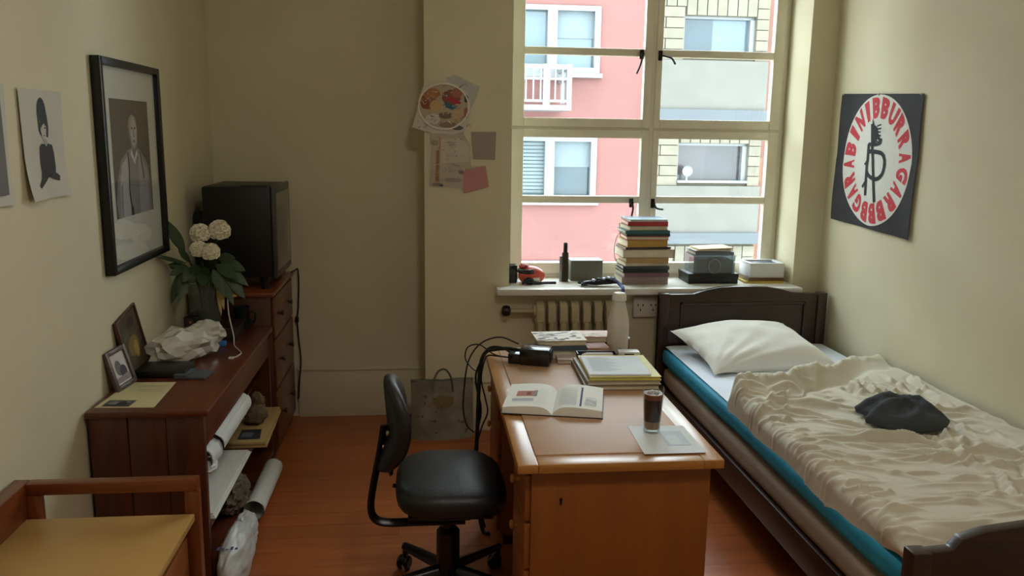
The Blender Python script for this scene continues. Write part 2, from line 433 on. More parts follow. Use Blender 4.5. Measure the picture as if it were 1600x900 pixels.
for k in range(-1, 2):
    zb = k*P0
    Lb(B().box(2.86, 4.335, YO-.09, YO-.02, .46+zb, 1.06+zb).build('concrete_panel', conc_m, bb, 0))
    Lb(B().box(2.85, 4.34, YO-.13, YO-.02, .32+zb, .46+zb).build('ledge', slate_m, bb, 0))
    for r_ in range(5):
        z0 = 1.06+zb+r_*.128; z1 = z0+.128
        if r_ % 2: brick(2.865, 3.0, z0, z1); brick(3.0, 3.24, z0, z1)
        else: brick(2.865, 2.95, z0, z1); brick(2.95, 3.24, z0, z1)
        if r_ < 5: brick(4.165, 4.33, z0, z1)
    for c in range(9): brick(3.0+c*.1295, 3.0+(c+1)*.1295, 1.70+zb if c < 2 else 1.6+zb, 1.845+zb)
    brick(2.865, 3.0, 1.70+zb, 1.845+zb); brick(4.165, 4.33, 1.70+zb, 1.845+zb)
    x0, x1, z0, z1 = 3.24, 4.165, 1.1+zb, 1.6+zb
    fr = B(); y0, y1 = YO+.03, YO+.12
    fr.box(x0, x0+.025, y0, y1, z0+.03, z1-.03).box(x1-.06, x1, y0-.02, y1, z0+.03, z1-.03).box(x0, x1, y0, y1, z1-.03, z1).box(x0+.001, x1-.001, YO-.07, y1, z0, z0+.03)
    fo = Lb(fr.build('window', white_pvc, bb, 0))
    B().box(x0, x1, YO+.09, YO+.1, z0, z1).build('pane', far_glass if k == 1 else mat('brown_grey_far_glass', ext('#6c696a'), .2, .15, 2), fo, 0)
    B().box(x0+.025, x0+.4, YO+.075, YO+.085, z0+.03, z1-.03).build('pane', far_glass2 if k == 1 else mat('brown_far_glass', ext('#767070'), .2, .15, 2), fo, 0)
d = B(); d.lathe([(0, .0), (.05, .012), (.068, .03)], 16, Matrix.Translation((3.36, YO-.06, 1.25)) @ Matrix.Rotation(PI/2, 4, 'X')); d.cyl((3.36, YO-.06, 1.1), (3.36, YO-.06, 1.25), .012)
Lb(d.build('satellite_dish', white_pvc, bb))
nb = thing('terracotta_house', 'narrow strip of terracotta house beyond the brick house', 'building', (5.6, YO+.3, -5))
o = B().box(-1.26, 2.4, 0, 4, 0, 8.7).build('wall', mat('salmon_side_render', ext('#cf8a78'), .85, .05, 3), nb, 0)
o = B().cyl((-1.19, -.06, 0), (-1.19, -.06, 5.9), .045).box(-1.24, -1.14, -.1, -.001, 6.1, 6.42, .01).build('downpipe', mat('orange_pipe', ext('#c8803c'), .6), nb)
g = B().box(-9, 10, 5.1, 16, -5.2, -5).build('ground', mat('alley_paving', '#8b8a86', .9, .1, 2), None, 0); g['kind'] = 'structure'
# unseen fill lamp, added to brighten the room from above and behind the camera
cl = thing('added_fill_lamp', 'added round white glass fill lamp on the ceiling, unseen behind the camera', 'lamp', (.55, .9, ZC))
lg = mat('fill_lamp_glass', '#fff4e0', .4)
P_ = lg.node_tree.nodes['Principled BSDF']; P_.inputs['Emission Color'].default_value = (1, .96, .9, 1); P_.inputs['Emission Strength'].default_value = 34
B().lathe([(0, -.13), (.1, -.125), (.19, -.09), (.22, -.04), (.2, -.02), (0, -.02)], 32).build('glass_shade', lg, cl)
B().lathe([(.21, -.02), (.21, 0), (0, 0)], 32).build('mount', win_paint, cl)
# ------------------------------------------------------------------ bed
dark_wood = wood('dark_brown_bed_wood', '#23140f', '#3a221a', 0, 1.2, .38, .25)
dark_wood_v = wood('dark_brown_bed_wood_upright', '#23140f', '#3a221a', 2, 1.2, .38, .25)
BX0, BX1 = 1.31, 2.285
bed = thing('single_bed', 'dark wooden single bed with arched headboard along the right wall', 'bed', (1.8, 3.2, 0))
def Bd(o): o.location = (-1.8, -3.2, 0); return o
# headboard outline in X,Z
def arch(z_low, z_top, x0, x1, inner=.06):
    pts = [(x0, .1), (x1, .1), (x1, z_low)]
    prof = [(0, 0), (.055, .0), (.065, .012), (.12, .016), (.2, .03), (.28, .6), (.36, .92), (.45, 1), (.55, 1), (.64, .92), (.72, .6), (.80, .12), (.88, .04), (.935, .012), (.945, 0), (1, 0)]
    top = [(x0+(x1-x0)*p, z_low+(z_top-z_low)*q) for p, q in prof]
    return pts[:2]+top[::-1]
MXZ = Matrix(((1, 0, 0, 0), (0, 0, -1, 0), (0, 1, 0, 0), (0, 0, 0, 1)))   # (x,y,z)->(x,-z,y)
b = B(); b.prism(arch(.825, .868, BX0, BX1), -4.47, -4.435, MXZ, .004)
hb = Bd(b.build('headboard', dark_wood, bed))
b = B(); b.box(BX0+.12, BX1-.12, 4.424, 4.434, .36, .40, .003).box(BX0+.12, BX1-.12, 4.424, 4.434, .765, .78, .003).box(BX0+.12, BX0+.135, 4.424, 4.434, .36, .78, .003).box(BX1-.135, BX1-.12, 4.424, 4.434, .36, .78, .003)
b.build('panel_moulding', dark_wood, hb)
for x in (BX0, BX1-.055): Bd(B().box(x, x+.055, 4.42, 4.475, 0, .832, .006).build('bed_post', dark_wood_v, bed))
b = B()
fpts = [(BX0+.02, .1), (BX1, .1), (BX1, .59), (BX1-.1, .595), (BX1-.13, .63), (1.9, .675), (1.7, .675), (1.52, .655), (1.45, .635), (1.425, .605), (1.38, .602), (BX0+.02, .598)]
b.prism(fpts, -1.985, -1.945, MXZ, .005); Bd(b.build('footboard', dark_wood, bed))
for x in (BX0, BX1-.055): Bd(B().box(x, x+.055, 1.94, 1.995, 0, .60, .006).build('bed_post', dark_wood_v, bed))
rail_m = wood('dark_brown_bed_rail_wood', '#23140f', '#3a221a', 1, 1.2, .4, .2)
Bd(B().box(BX0+.012, BX0+.04, 1.99, 4.43, .2, .315, .004).build('side_rail', rail_m, bed))
Bd(B().box(BX1-.04, BX1-.012, 1.99, 4.43, .2, .315, .004).build('side_rail', rail_m, bed))
for q in range(12): Bd(B().box(BX0+.04, BX1-.04, 2.06+q*.2, 2.15+q*.2, .282, .3).build('slat', rail_m, bed, 0))
# mattress: padded block
def padded(b, x0, x1, y0, y1, z0, z1, r, sag=0, seed=0, wob=.004, nx=30, ny=60):
    """soft box with rounded edges, skinned from rings"""
    t = bmesh.new(); bmesh.ops.create_cube(t, size=2)
    bmesh.ops.subdivide_edges(t, edges=t.edges[:], cuts=14, use_grid_fill=True)
    hx, hy, hz = (x1-x0)/2, (y1-y0)/2, (z1-z0)/2
    for v in t.verts:
        c = v.co.copy(); p = Vector((c.x*hx, c.y*hy, c.z*hz))
        q = Vector((max(-hx+r, min(hx-r, p.x)), max(-hy+r, min(hy-r, p.y)), max(-hz+r, min(hz-r, p.z))))
        d = p-q
        if d.length > r: p = q+d.normalized()*r
        w = wob*noise.noise(p*5+Vector((seed, 0, 0)))+wob*.6*noise.noise(p*13+Vector((seed, 3, 0)))
        n_ = d.normalized() if d.length > 1e-6 else Vector((0, 0, 1))
        v.co = p+n_*w
    b._join(t, Matrix.Translation(((x0+x1)/2, (y0+y1)/2, (z0+z1)/2)))
    return b
ticking = mat('beige_mattress_ticking', '#9c8a78', .85, .08, 14, bump=.15, bscale=90)
b = padded(B(), BX0+.018, BX1-.015, 2.0, 4.41, .304, .43, .05, wob=.004)
single('mattress', b, ticking, 'beige mattress lying low on the bed frame under the teal one', 'mattress', smooth=50)
teal = mat('teal_sheet_cloth', '#1f8cae', .7, .12, 10, bump=.2, bscale=40)
b = padded(B(), BX0+.012, BX1-.015, 2.0, 4.41, .43, .534, .04, seed=4, wob=.005)
single('mattress_topper', b, teal, 'thin mattress topper in a teal fitted cover along the bed side', 'mattress', smooth=50)
sheet_m = mat('white_bed_sheet_cloth', '#dfe6f2', .8, .03, 6, bump=.15, bscale=25)
def wsh(u, v):
    X = BX0+.05+u*(BX1-.02-BX0-.05); Y = 2.05+v*(4.405-2.05)
    w = .0035*noise.noise(Vector((X*5+Y*2, Y*9, 1)))+.003*(1-abs(noise.noise(Vector((X*3+Y*8, Y*3-X*6, 4)))*2))
    e = min(u, 1-u)
    z = .5375+w*min(1, e*12)
    if u < .04: X -= .012*(1-u/.04); z -= .004*(1-u/.04)
    return Vector((X, Y, z))
single('bed_sheet', B().sheet(wsh, 60, 110), sheet_m, 'white sheet spread smooth over the teal mattress topper', 'bed sheet', smooth=80)
# pillow
pil_m = mat('white_pillow_cloth', '#e6e4dc', .8, .03, 6, bump=.12, bscale=30)
def make_pillow():
    t = bmesh.new(); N_ = 40; w, d, h = .345, .262, .088
    def P(u, v, s):
        a, c = abs(u), abs(v)
        ux = u*w*(1-.06*(1-a)*0-.09*(1-c**2)*a**3); vy = v*d*(1-.12*(1-a**2)*c**3)
        th = max(0, (1-a**2.6))**.55*max(0, (1-c**2.6))**.55
        rd = math.atan2(v+1.1, u+1.15); dd = math.hypot(v+1.1, u+1.15)
        wr = .010*noise.noise(Vector((u*1.8+v, v*2.2, s*3)))+.008*math.exp(-dd*.9)*math.sin(rd*26+2*noise.noise(Vector((u*2, v*2, 1))))
        edge = min(1-a, 1-c)
        z = s*(h*th*(1 if s > 0 else .55))+wr*min(1, edge*6)*s
        z += .018*math.sin(u*3.3+v*2)*(1-edge)*.6
        return Vector((ux, vy, z))
    for s in (1, -1):
        g = [[t.verts.new(P(2*i/N_-1, 2*j/N_-1, s)) for j in range(N_+1)] for i in range(N_+1)]
        for i in range(N_):
            for j in range(N_):
                f_ = (g[i][j], g[i+1][j], g[i+1][j+1], g[i][j+1]); t.faces.new(f_ if s > 0 else f_[::-1])
    bmesh.ops.remove_doubles(t, verts=t.verts, dist=.0004)
    b = B(); b._join(t); return b
single('pillow', make_pillow(), pil_m, 'plump white pillow with pointed corners by the headboard', 'pillow', (1.715, 4.09, .608), smooth=60, rot=(math.radians(13), math.radians(-1), math.radians(8)))
# duvet
duv_m = mat('cream_duvet_cloth', '#d0c9b6', .8, .04, 5, bump=.12, bscale=45, sheen=.1)
def smooth01(x): x = max(0, min(1, x)); return x*x*(3-2*x)
def ridge(p): return 1-min(1, abs(noise.noise(p))*2.4)
def duvet_top(X): return 3.385+.014*math.sin(X*19)+.008*math.sin(X*41+2)+(X-1.33)*.50-.03*math.exp(-((X-1.60)/.1)**2)+.05*smooth01((X-1.95)/.15)
import numpy as np
NU, NV = 190, 280
def duvet_grid():
    rn = random.Random(21)
    arc = np.linspace(0, 1.08, NU+1)[:, None]+np.zeros((1, NV+1)); v = np.linspace(0, 1, NV+1)[None, :]+np.zeros((NU+1, 1))
    sm = lambda x: (lambda t: t*t*(3-2*t))(np.clip(x, 0, 1))
    Yr = 2+v*1.5
    hz = .490-.02*np.exp(-((Yr-2.95)/.3)**2)+.045*sm((2.5-Yr)/.5)+.006*np.sin(Yr*13)+.004*np.sin(Yr*31+1)
    ang = np.clip((arc-.075)/.085, 0, 1)*PI/2
    X = np.where(arc < .16, 1.328+.047*(1-np.cos(ang)), 1.375+(arc-.16)*(.905/.92))
    zb = np.where(arc < .075, hz+(.56-hz)*arc/.075, np.where(arc < .16, .56+.055*np.sin(ang)*.85, .607))
    dt = np.vectorize(duvet_top)(X); Y = 2.0+v*(dt-2.0); e = dt-Y
    top = np.clip((arc-.03)/.10, 0, 1)
    A = arc+1.215      # flat cloth coordinate across the bed, so that wrinkles run over the side
    w = np.zeros_like(X)
    for i in range(NU+1):
        for j in range(NV+1):
            w[i, j] = .016*noise.noise(Vector((A[i, j]*2.6, Y[i, j]*2.6, 5)))+.004*noise.noise(Vector((A[i, j]*9, Y[i, j]*9, 2)))
    def crease(x, y, L_, th, wd, h, bend):
        """one soft fold of the cloth: a bent ridge with a shallow trough on its lee side"""
        dx, dy = A-x, Y-y; c, s = math.cos(th), math.sin(th)
        t = (dx*c+dy*s)/L_; d = (-dx*s+dy*c)-bend*L_*(t*t-.33)
        k = np.exp(-(t/.62)**4)
        return 1.4*h*k*(np.exp(-(d/wd)**2)-.45*np.exp(-((d-1.7*wd)/(1.1*wd))**2))
    R = math.radians
    for q in range(70):    # puckers along the open side
        y = 2.05+q*.0205+rn.uniform(-.01, .01); w += crease(1.33+rn.uniform(-.03, .10), y, rn.uniform(.05, .12), R(rn.uniform(-42, 6)), rn.uniform(.006, .012), rn.uniform(.004, .010), rn.uniform(-.3, .3))
    for q in range(84):    # long folds across the bed
        w += crease(rn.uniform(1.4, 2.2), rn.uniform(2.05, 3.1), rn.uniform(.10, .30), R(rn.uniform(-36, 4)), rn.uniform(.007, .016), rn.uniform(.005, .012), rn.uniform(-.35, .35))
    for q in range(64):    # folds running along the bed on the wall side
        w += crease(rn.uniform(1.85, 2.27), rn.uniform(2.25, 3.5), rn.uniform(.06, .18), R(rn.uniform(60, 125)), rn.uniform(.008, .017), rn.uniform(.006, .014), rn.uniform(-.4, .4))
    for q in range(30):    # short folds below the turned edge
        w += crease(rn.uniform(1.4, 2.2), rn.uniform(3.0, 3.45), rn.uniform(.05, .14), R(rn.uniform(-60, 60)), rn.uniform(.007, .014), rn.uniform(.006, .014), rn.uniform(-.4, .4))
    w = np.clip(w, -.022, .036)
    w += crease(2.05, 2.62, .33, R(-38), .022, .024, .25)+crease(1.72, 2.72, .34, R(-16), .02, .018, -.2)+crease(1.62, 3.15, .20, R(-12), .025, .02, .2)+crease(1.9, 2.35, .3, R(-22), .02, .014, .1)
    # thick turned-over head end
    rl = .046*np.exp(-((e-.075)/.055)**2)-.018*np.exp(-((e-.195)/.035)**2)
    rl = rl+.015*np.exp(-((e-.17-.5*(X-1.36))/.06)**2)*np.exp(-((X-1.47)/.12)**2)
    rl = rl*(1-.55*sm((X-1.95)/.3))
    eb = .34-.42*(X-1.35)+.02*np.sin(X*23)+.012*np.sin(X*51+1)
    rl = rl+.02*sm((eb-e)/.022)*sm((1.86-X)/.05)
    fold = np.zeros_like(X)
    for q in range(30):
        x = 1.36+q*.031+rn.uniform(-.01, .01); y = duvet_top(x)-.07; fold += crease(x, y, rn.uniform(.035, .07), R(rn.uniform(60, 135)), rn.uniform(.008, .016), rn.uniform(.002, .006), .2)
    z = zb+(w*.95)*np.clip(top+.25, 0, 1)+(rl+fold)*top
    ed = sm(e/.05); z = np.where(e < .05, .545+(z-.545)*(.10+.90*ed**.55), z)
    fe = sm((Y-1.995)/.08); z = np.where(top > .3, .56+(z-.56)*(.3+.7*fe), z)
    X = np.where(arc < .16, X-w*.9*(1-arc/.16), X)
    return np.minimum(X, 2.287), Y, z
GX, GY, GZ = duvet_grid()
b = B().sheet(lambda u, v: Vector((GX[round(u*NU), round(v*NV)], GY[round(u*NU), round(v*NV)], GZ[round(u*NU), round(v*NV)])), NU, NV)
single('duvet', b, duv_m, 'crumpled cream duvet turned down over the lower part of the bed', 'duvet', smooth=80)
# dark garment on the duvet
gar_m = mat('dark_grey_jersey', '#3a3e42', .85, .15, 9, bump=.2, bscale=60)
def garment():
    pts = [(-.155, .115), (-.03, .175), (.10, .175), (.165, .145), (.205, .07), (.225, -.005), (.20, -.06), (.13, -.11), (.03, -.135), (-.07, -.105), (-.17, -.035), (-.14, .0), (-.125, .035), (-.14, .07)]
    ring = [p for p in spline([(x, y, 0) for x, y in pts], 5, True)]
    t = bmesh.new(); R = 14; prev = None; cx, cy = .03, .03; n_ = len(ring)
    def Z(x, y, r):
        return .05*(1-r**2.4)+.012*noise.noise(Vector((x*14, y*14, 2)))*(1-r**4)+.024*ridge(Vector((x*6+y*5, y*13-x*4, 3)))*(1-r**3)+.010*ridge(Vector((x*16, y*9, 6)))*(1-r**3)
    for k in range(R+1):
        r = k/R; cur = []
        for p in ring:
            x = cx+(p.x-cx)*r; y = cy+(p.y-cy)*r
            cur.append(t.verts.new((x, y, Z(x, y, r)+.004)))
        if prev:
            for i in range(n_): t.faces.new((prev[i], prev[(i+1) % n_], cur[(i+1) % n_], cur[i]))
        prev = cur
    low = [t.verts.new((v.co.x*.96, v.co.y*.96, -.014)) for v in prev]
    for i in range(n_): t.faces.new((prev[i], prev[(i+1) % n_], low[(i+1) % n_], low[i]))
    t.faces.new(low[::-1])
    bmesh.ops.remove_doubles(t, verts=t.verts, dist=.0005); bmesh.ops.recalc_face_normals(t, faces=t.faces[:])
    b = B(); b._join(t); return b
single('folded_garment', garment(), gar_m, 'dark grey cloth garment dropped in a heap on the duvet', 'garment', (1.83, 2.90, .636), smooth=70, rz=math.radians(-8)).scale = (.82, 1, 1)

# ------------------------------------------------------------------ desk
oak = wood('honey_oak_veneer_upright', '#844b1c', '#965824', 2, .8, .42, .15)
oak_t = wood('honey_oak_edge_long', '#9c6a33', '#c48b48', 1, 1.2, .3, .4)
oak_c = wood('honey_oak_edge_cross', '#9c6a33', '#c48b48', 0, 1.2, .3, .4)
lino = mat('tan_writing_surface', '#bb9472', .45, .05, 6, spec=.4)
DX0, DX1, DY0, DY1, DZ = .27, .892, 2.262, 3.61, .75
desk = thing('writing_desk', 'honey wooden pedestal desk with tan inset writing surface beside the bed', 'desk', (.58, 2.93, 0))
def Dk(o): o.location = (-.58, -2.93, 0); return o
e = .062
for a_ in ((DX0, DX0+e), (DX1-e, DX1)): Dk(B().box(*a_, DY0, DY1, DZ-.028, DZ, .004).build('top_edge_long', oak_t, desk))
for a_ in ((DY0, DY0+.072), (DY1-e, DY1)): Dk(B().box(DX0+e, DX1-e, *a_, DZ-.028, DZ, .003).build('top_edge_cross', oak_c, desk))
Dk(B().box(DX0+e-.001, DX1-e+.001, DY0+.071, DY1-e+.001, DZ-.026, DZ+.0035, .003).build('writing_surface', lino, desk, label='tan linoleum writing surface'))
px0, px1 = DX0+.028, DX1-.03
for (a, c) in ((DY0+.03, DY0+.355), (3.20, DY1-.03)):
    ped = Dk(B().box(px0+.018, px1, a, c, .05, DZ-.028, .003).build('pedestal', oak, desk))
    B().box(px0+.03, px1-.02, a+.02, c-.02, 0, .05).build('plinth', dark_wood, ped, 0)
    for (z0, z1) in ((.555, .70), (.40, .545), (.07, .39)):
        dr = Dk(B().box(px0, px0+.018, a+.012, c-.012, z0, z1, .003).build('drawer', oak, desk))
        k = B(); k.lathe([(0, 0), (.008, 0), (.007, .012), (.014, .018), (.014, .024), (.008, .028), (0, .028)], 14, Matrix.Translation((px0, (a+c)/2, (z0+z1)/2)) @ Matrix.Rotation(-PI/2, 4, 'Y'))
        k.build('knob', oak_c, dr)
Dk(B().box(px0+.05, px1, DY0+.355, 3.20, .60, DZ-.028, .002).build('apron', oak, desk))
Dk(B().box(px1-.02, px1, DY0+.355, 3.20, .2, .6).build('modesty_panel', oak, desk, 0))
sc = B(); sc.cyl((.405, DY0+.031, .628), (.405, DY0+.027, .628), .0045, seg=12); sc.box(.402, .408, DY0+.027, DY0+.0305, .612, .627, .001); Dk(sc.build('keyhole_plate', iron, desk))

# ------------------------------------------------------------------ chair
vinyl = mat('black_vinyl', '#191a1b', .46, .1, 14, bump=.08, bscale=120, spec=.5)
blk = mat('black_plastic', '#0c0d0f', .25, .1, 20, spec=.6)
blkm = mat('black_painted_steel', '#0b0b0c', .32, .1, 20, spec=.5)
CXc, CYc = .085, 2.80
ch = thing('office_chair', 'black vinyl swivel office chair pushed up to the desk', 'chair', (CXc, CYc, 0))
def cushion(w, d, h, n=4.0, crown=.012, N_=36):
    t = bmesh.new()
    prof = [(0, 1, 0)]
    rings = []
    for k in range(9):
        a = k/8*PI/2; rings.append((math.sin(a)*.0+1-(1-math.cos(PI/2-a))*0, a))
    lv = []
    steps = [(.0, .5), (.35, .5), (.7, .49), (.88, .45), (.96, .36), (1.0, .16), (1.0, -.1), (.985, -.3), (.95, -.42), (.85, -.5), (0, -.5)]
    for r, hz in steps:
        if r == 0: lv.append([t.verts.new((0, 0, hz*h+(crown if hz > 0 else 0)))]); continue
        ring = []
        for i in range(N_):
            th = 2*PI*i/N_; c, s = math.cos(th), math.sin(th)
            k = (abs(c)**n+abs(s)**n)**(-1/n)
            ring.append(t.verts.new((c*k*w*r, s*k*d*r, hz*h+(crown*(1-r*r) if hz > 0 else 0))))
        lv.append(ring)
    for a, b_ in zip(lv, lv[1:]):
        for i in range(N_):
            j = (i+1) % N_
            if len(a) == 1: t.faces.new((a[0], b_[i], b_[j]))
            elif len(b_) == 1: t.faces.new((a[i], b_[0], a[j]))
            else: t.faces.new((a[i], b_[i], b_[j], a[j]))
    bmesh.ops.recalc_face_normals(t, faces=t.faces[:])
    b = B(); b._join(t); return b
def seat_mesh():
    b = cushion(.195, .235, .085, 3.4, .014)
    for v in b.bm.verts:
        v.co.z -= .10*max(0, v.co.x/.195)**3*.25   # waterfall front
        v.co.x += .01
    return b
s = seat_mesh().build('seat', vinyl, ch, 50); s.location = (.0, .02, .462)
B().box(-.14, .15, -.17, .21, .405, .42, .004).build('seat_pan', blkm, ch)
def backrest():
    t = bmesh.new(); N_ = 36; lv = []
    hz, wy, th = .168, .15, .05
    b = cushion(hz, wy, th, 2.6, .006)
    for v in b.bm.verts:
        z, y, x = v.co.x, v.co.y, v.co.z
        cur = .035*(y/wy)**2-.028*(1-((z+.02)/hz)**2)*.0 + .02*math.cos(z/hz*2.2)
        v.co = (x+cur, y*(1-.18*max(0, -z/hz)), z)
    bmesh.ops.recalc_face_normals(b.bm, faces=b.bm.faces[:])
    return b
k = backrest().build('backrest', vinyl, ch, 60); k.location = (-.208, .0, .695); k.rotation_euler = (0, math.radians(6), math.radians(4))
b = B(); b.lathe([(0, -.012), (.05, -.01), (.055, 0), (.04, .014), (0, .018)], 20, Matrix.Translation((-.195, -.02, .60)) @ Matrix.Rotation(math.radians(-90+6), 4, 'Y'), sx=1.7, sy=.9)
b.build('backrest_shell', blk, ch)
# flat steel J-bar
b = B(); b.tube([(-.222, -.03, .70), (-.238, -.03, .60), (-.262, -.03, .48), (-.272, -.03, .40), (-.258, -.03, .355), (-.215, -.03, .338), (-.12, -.03, .337), (.06, -.03, .337)], .0165, 8, 6, flat=.55); b.build('support_bar', blkm, ch)
b = B(); b.cyl((-.215, -.03, .67), (-.195, -.03, .67), .012).cyl((-.228, -.03, .62), (-.2, -.03, .62), .012); b.build('bolt', mat('zinc', '#9a9484', .35, metal=.9), ch)
B().box(-.06, .08, -.07, .05, .352, .405, .006).build('tilt_mechanism', blkm, ch)
B().tube([(-.1, .09, .40), (-.17, .10, .41), (-.2, .1, .42)], .008, 8).build('tilt_lever', blk, ch)
B().lathe([(0, .10), (.042, .10), (.042, .285), (.034, .295), (.026, .30), (.026, .35), (0, .35)], 20).build('column', blkm, ch)
for q in range(5):
    a = math.radians(121+72*q)
    c, s_ = math.cos(a), math.sin(a)
    leg = B(); leg.tube([(c*.02, s_*.02, .135), (c*.12, s_*.12, .12), (c*.24, s_*.24, .10), (c*.315, s_*.315, .088)], lambda t: .026-.009*t, 10, flat=.8)
    leg.cyl((c*.31, s_*.31, .10), (c*.31, s_*.31, .05), .012)
    lg_ = leg.build('base_leg', blkm, ch)
    w = B(); aa = a+.6; d = Vector((math.cos(aa), math.sin(aa), 0)); ctr = Vector((c*.31, s_*.31, .028))+Vector((-d.y, d.x, 0))*.012
    for sg in (-1, 1):
        M = Matrix.Translation(ctr+d*sg*.015) @ d.to_track_quat('Z', 'Y').to_matrix().to_4x4()
        w.lathe([(0, -.009), (.022, -.009), (.028, -.004), (.028, .004), (.022, .009), (0, .009)], 18, M)
    w.blob(tuple(ctr+Vector((0, 0, .012))), (.022, .022, .022), 2, 0)
    w.build('caster', blk, lg_)
# ------------------------------------------------------------------ bookcase along the left wall
mah = wood('red_mahogany_long', '#4a2010', '#70371c', 1, 1.2, .34, .3)
mah_v = wood('red_mahogany_upright', '#3f1c0f', '#5e2d18', 2, 1.2, .4, .25)
mah_c = wood('red_mahogany_cross', '#4a2010', '#70371c', 0, 1.2, .34, .3)
KX0, KX1, KY0, KY1, KZ = -1.165, -.775, 2.905, 4.185, .723
bk = thing('bookcase', 'long low mahogany bookcase with open shelves against the left wall', 'bookcase', (-.97, 3.54, 0))
def K(o): o.location = (.97, -3.54, 0); return o
K(B().box(KX0-.006, KX1+.02, KY0-.012, KY1, KZ-.024, KZ, .006).build('top', mah, bk))
for q in range(3):
    w = (KX1-KX0)/3
    K(B().box(KX0+q*w+.0015, KX0+(q+1)*w-.0015, KY0+(.004 if q == 1 else 0), KY0+.028, 0, KZ-.024, .0015).build('end_plank', mah_v, bk))
K(B().box(KX0, KX1, KY1-.025, KY1, 0, KZ-.024).build('end_panel', mah_v, bk, 0))
K(B().box(KX0, KX0+.012, KY0+.028, KY1-.025, 0, KZ-.024).build('back_panel', mah, bk, 0))
K(B().box(KX1-.02, KX1-.002, KY0+.026, KY1, .575, KZ-.024, .002).build('apron', mah, bk))
K(B().box(KX0+.012, -.84, KY0+.028, KY1-.025, .432, .45, .002).build('shelf', mah, bk))
K(B().box(KX0+.012, KX1, KY0+.028, KY1-.025, .262, .282, .002).build('shelf', mah, bk))
K(B().box(KX0+.012, KX1, KY0+.028, KY1-.025, .05, .07, .002).build('shelf', mah, bk))
K(B().box(KX1-.03, KX1-.012, KY0+.028, KY1-.025, 0, .05).build('plinth', mah, bk, 0))
# dresser in the corner
dr = thing('chest_of_drawers', 'tall mahogany chest of drawers in the corner under the television', 'chest', (-.96, 4.54, 0))
def Dd(o): o.location = (.96, -4.54, 0); return o
NX0, NX1, NY0, NY1, NZ = -1.165, -.77, 4.225, 4.86, .89
Dd(B().box(NX0, NX1, NY0, NY1, .04, NZ-.022, .003).build('carcass', mah_v, dr))
Dd(B().box(NX0-.005, NX1+.022, NY0-.02, NY1+.01, NZ-.022, NZ, .005).build('top', wood('light_mahogany_top', '#6b341a', '#8f5029', 0, 1.1, .3, .35), dr))
Dd(B().box(NX0+.01, NX1-.01, NY0+.01, NY1-.01, 0, .04).build('plinth', dark_wood, dr, 0))
for z0, z1 in ((.64, .855), (.37, .63), (.06, .36)):
    d_ = Dd(B().box(NX1, NX1+.014, NY0+.03, NY1-.02, z0, z1, .004).build('drawer', mah, dr))
    for yy in (NY0+.17, NY1-.17):
        kb = B().lathe([(0, 0), (.007, 0), (.007, .01), (.014, .016), (.013, .024), (0, .026)], 14, Matrix.Translation((NX1+.014, yy, (z0+z1)/2)) @ Matrix.Rotation(PI/2, 4, 'Y')); kb.build('knob', dark_wood, d_)
# television, screen turned to the room
tv = thing('television', 'black boxy tube television standing on the chest of drawers', 'television', (-.93, 4.5, NZ))
tvb = mat('black_matt_television_case', '#0b0b0c', .45, .1, 20, bump=.05)
B().box(-.165, .17, -.21, .24, .062, .525, .012).build('case', tvb, tv)
B().box(.17, .192, -.215, .245, .058, .53, .008).build('bezel', mat('charcoal_bezel', '#3b3b38', .35), tv)
def scr(u, v):
    y, z = (u-.5)*.40+.015, .095+v*.395
    return Vector((.193+.012*(1-(2*u-1)**2)*(1-(2*v-1)**2), y, z))
B().sheet(scr, 14, 14).build('screen', mat('grey_green_television_glass', '#4d4f49', .12, .05, 3, spec=.7), tv, 60)
B().box(-.235, -.16, -.12, .16, .14, .40, .02).build('tube_hump', tvb, tv)
v = B()
for q in range(12): v.box(.02+q*.011, .026+q*.011, -.2, -.13, .5245, .527)
o = v.build('vent', mat('vent_dark', '#030303', .7), tv, 0); o['kind'] = 'stuff'
for x in (-.12, .12):
    for yy in (-.17, .19): B().cyl((x, yy, 0), (x, yy, .064), .02, .026).build('foot', tvb, tv)
cord_m = mat('black_rubber_cord', '#0a0a0a', .5, .05)
single('television_cable', B().tube([(-.75, 4.80, .897), (-.735, 4.84, .90), (-.722, 4.862, .90), (-.722, 4.875, .80), (-.73, 4.875, .66), (-.738, 4.88, .60), (-.732, 4.875, .48), (-.722, 4.866, .36), (-.735, 4.864, .22), (-.742, 4.866, .12)], .0045, 6).box(-.748, -.728, 4.865, 4.885, .585, .62, .004), cord_m, 'black power cord hanging down behind the chest of drawers', 'cord')

# ------------------------------------------------------------------ trolley in the foreground
ch_w = wood('cherry_trolley_frame', '#5c2a11', '#83431e', 0, 1.2, .32, .35)
ch_y = wood('cherry_trolley_frame_deep', '#5c2a11', '#83431e', 1, 1.2, .32, .35)
ch_z = wood('cherry_trolley_frame_upright', '#5c2a11', '#83431e', 2, 1.2, .32, .35)
tr = thing('side_cabinet', 'low cherry wood cabinet with pale yellow top and raised rail near the bookcase', 'cabinet', (-.91, 2.0, 0))
def T(o): o.location = (.91, -2.0, 0); return o
T(B().box(-1.125, -.662, 1.62, 2.335, .578, .60, .003).build('top', mat('pale_yellow_laminate', '#c09a5a', .32, .05, 3, spec=.5), tr))
T(B().box(-1.172, -1.125, 1.6, 2.385, .02, .70, .006).build('side_panel', ch_y, tr))
T(B().box(-1.125, -.654, 2.345, 2.383, .664, .70, .004).build('back_rail', ch_w, tr))
T(B().box(-.692, -.654, 2.345, 2.383, .0, .664, .003).build('post', ch_z, tr))
T(B().box(-1.125, -1.092, 2.345, 2.383, .0, .664, .003).build('post', ch_z, tr))
T(B().box(-.692, -.654, 1.6, 1.64, .0, .60, .003).build('post', ch_z, tr))
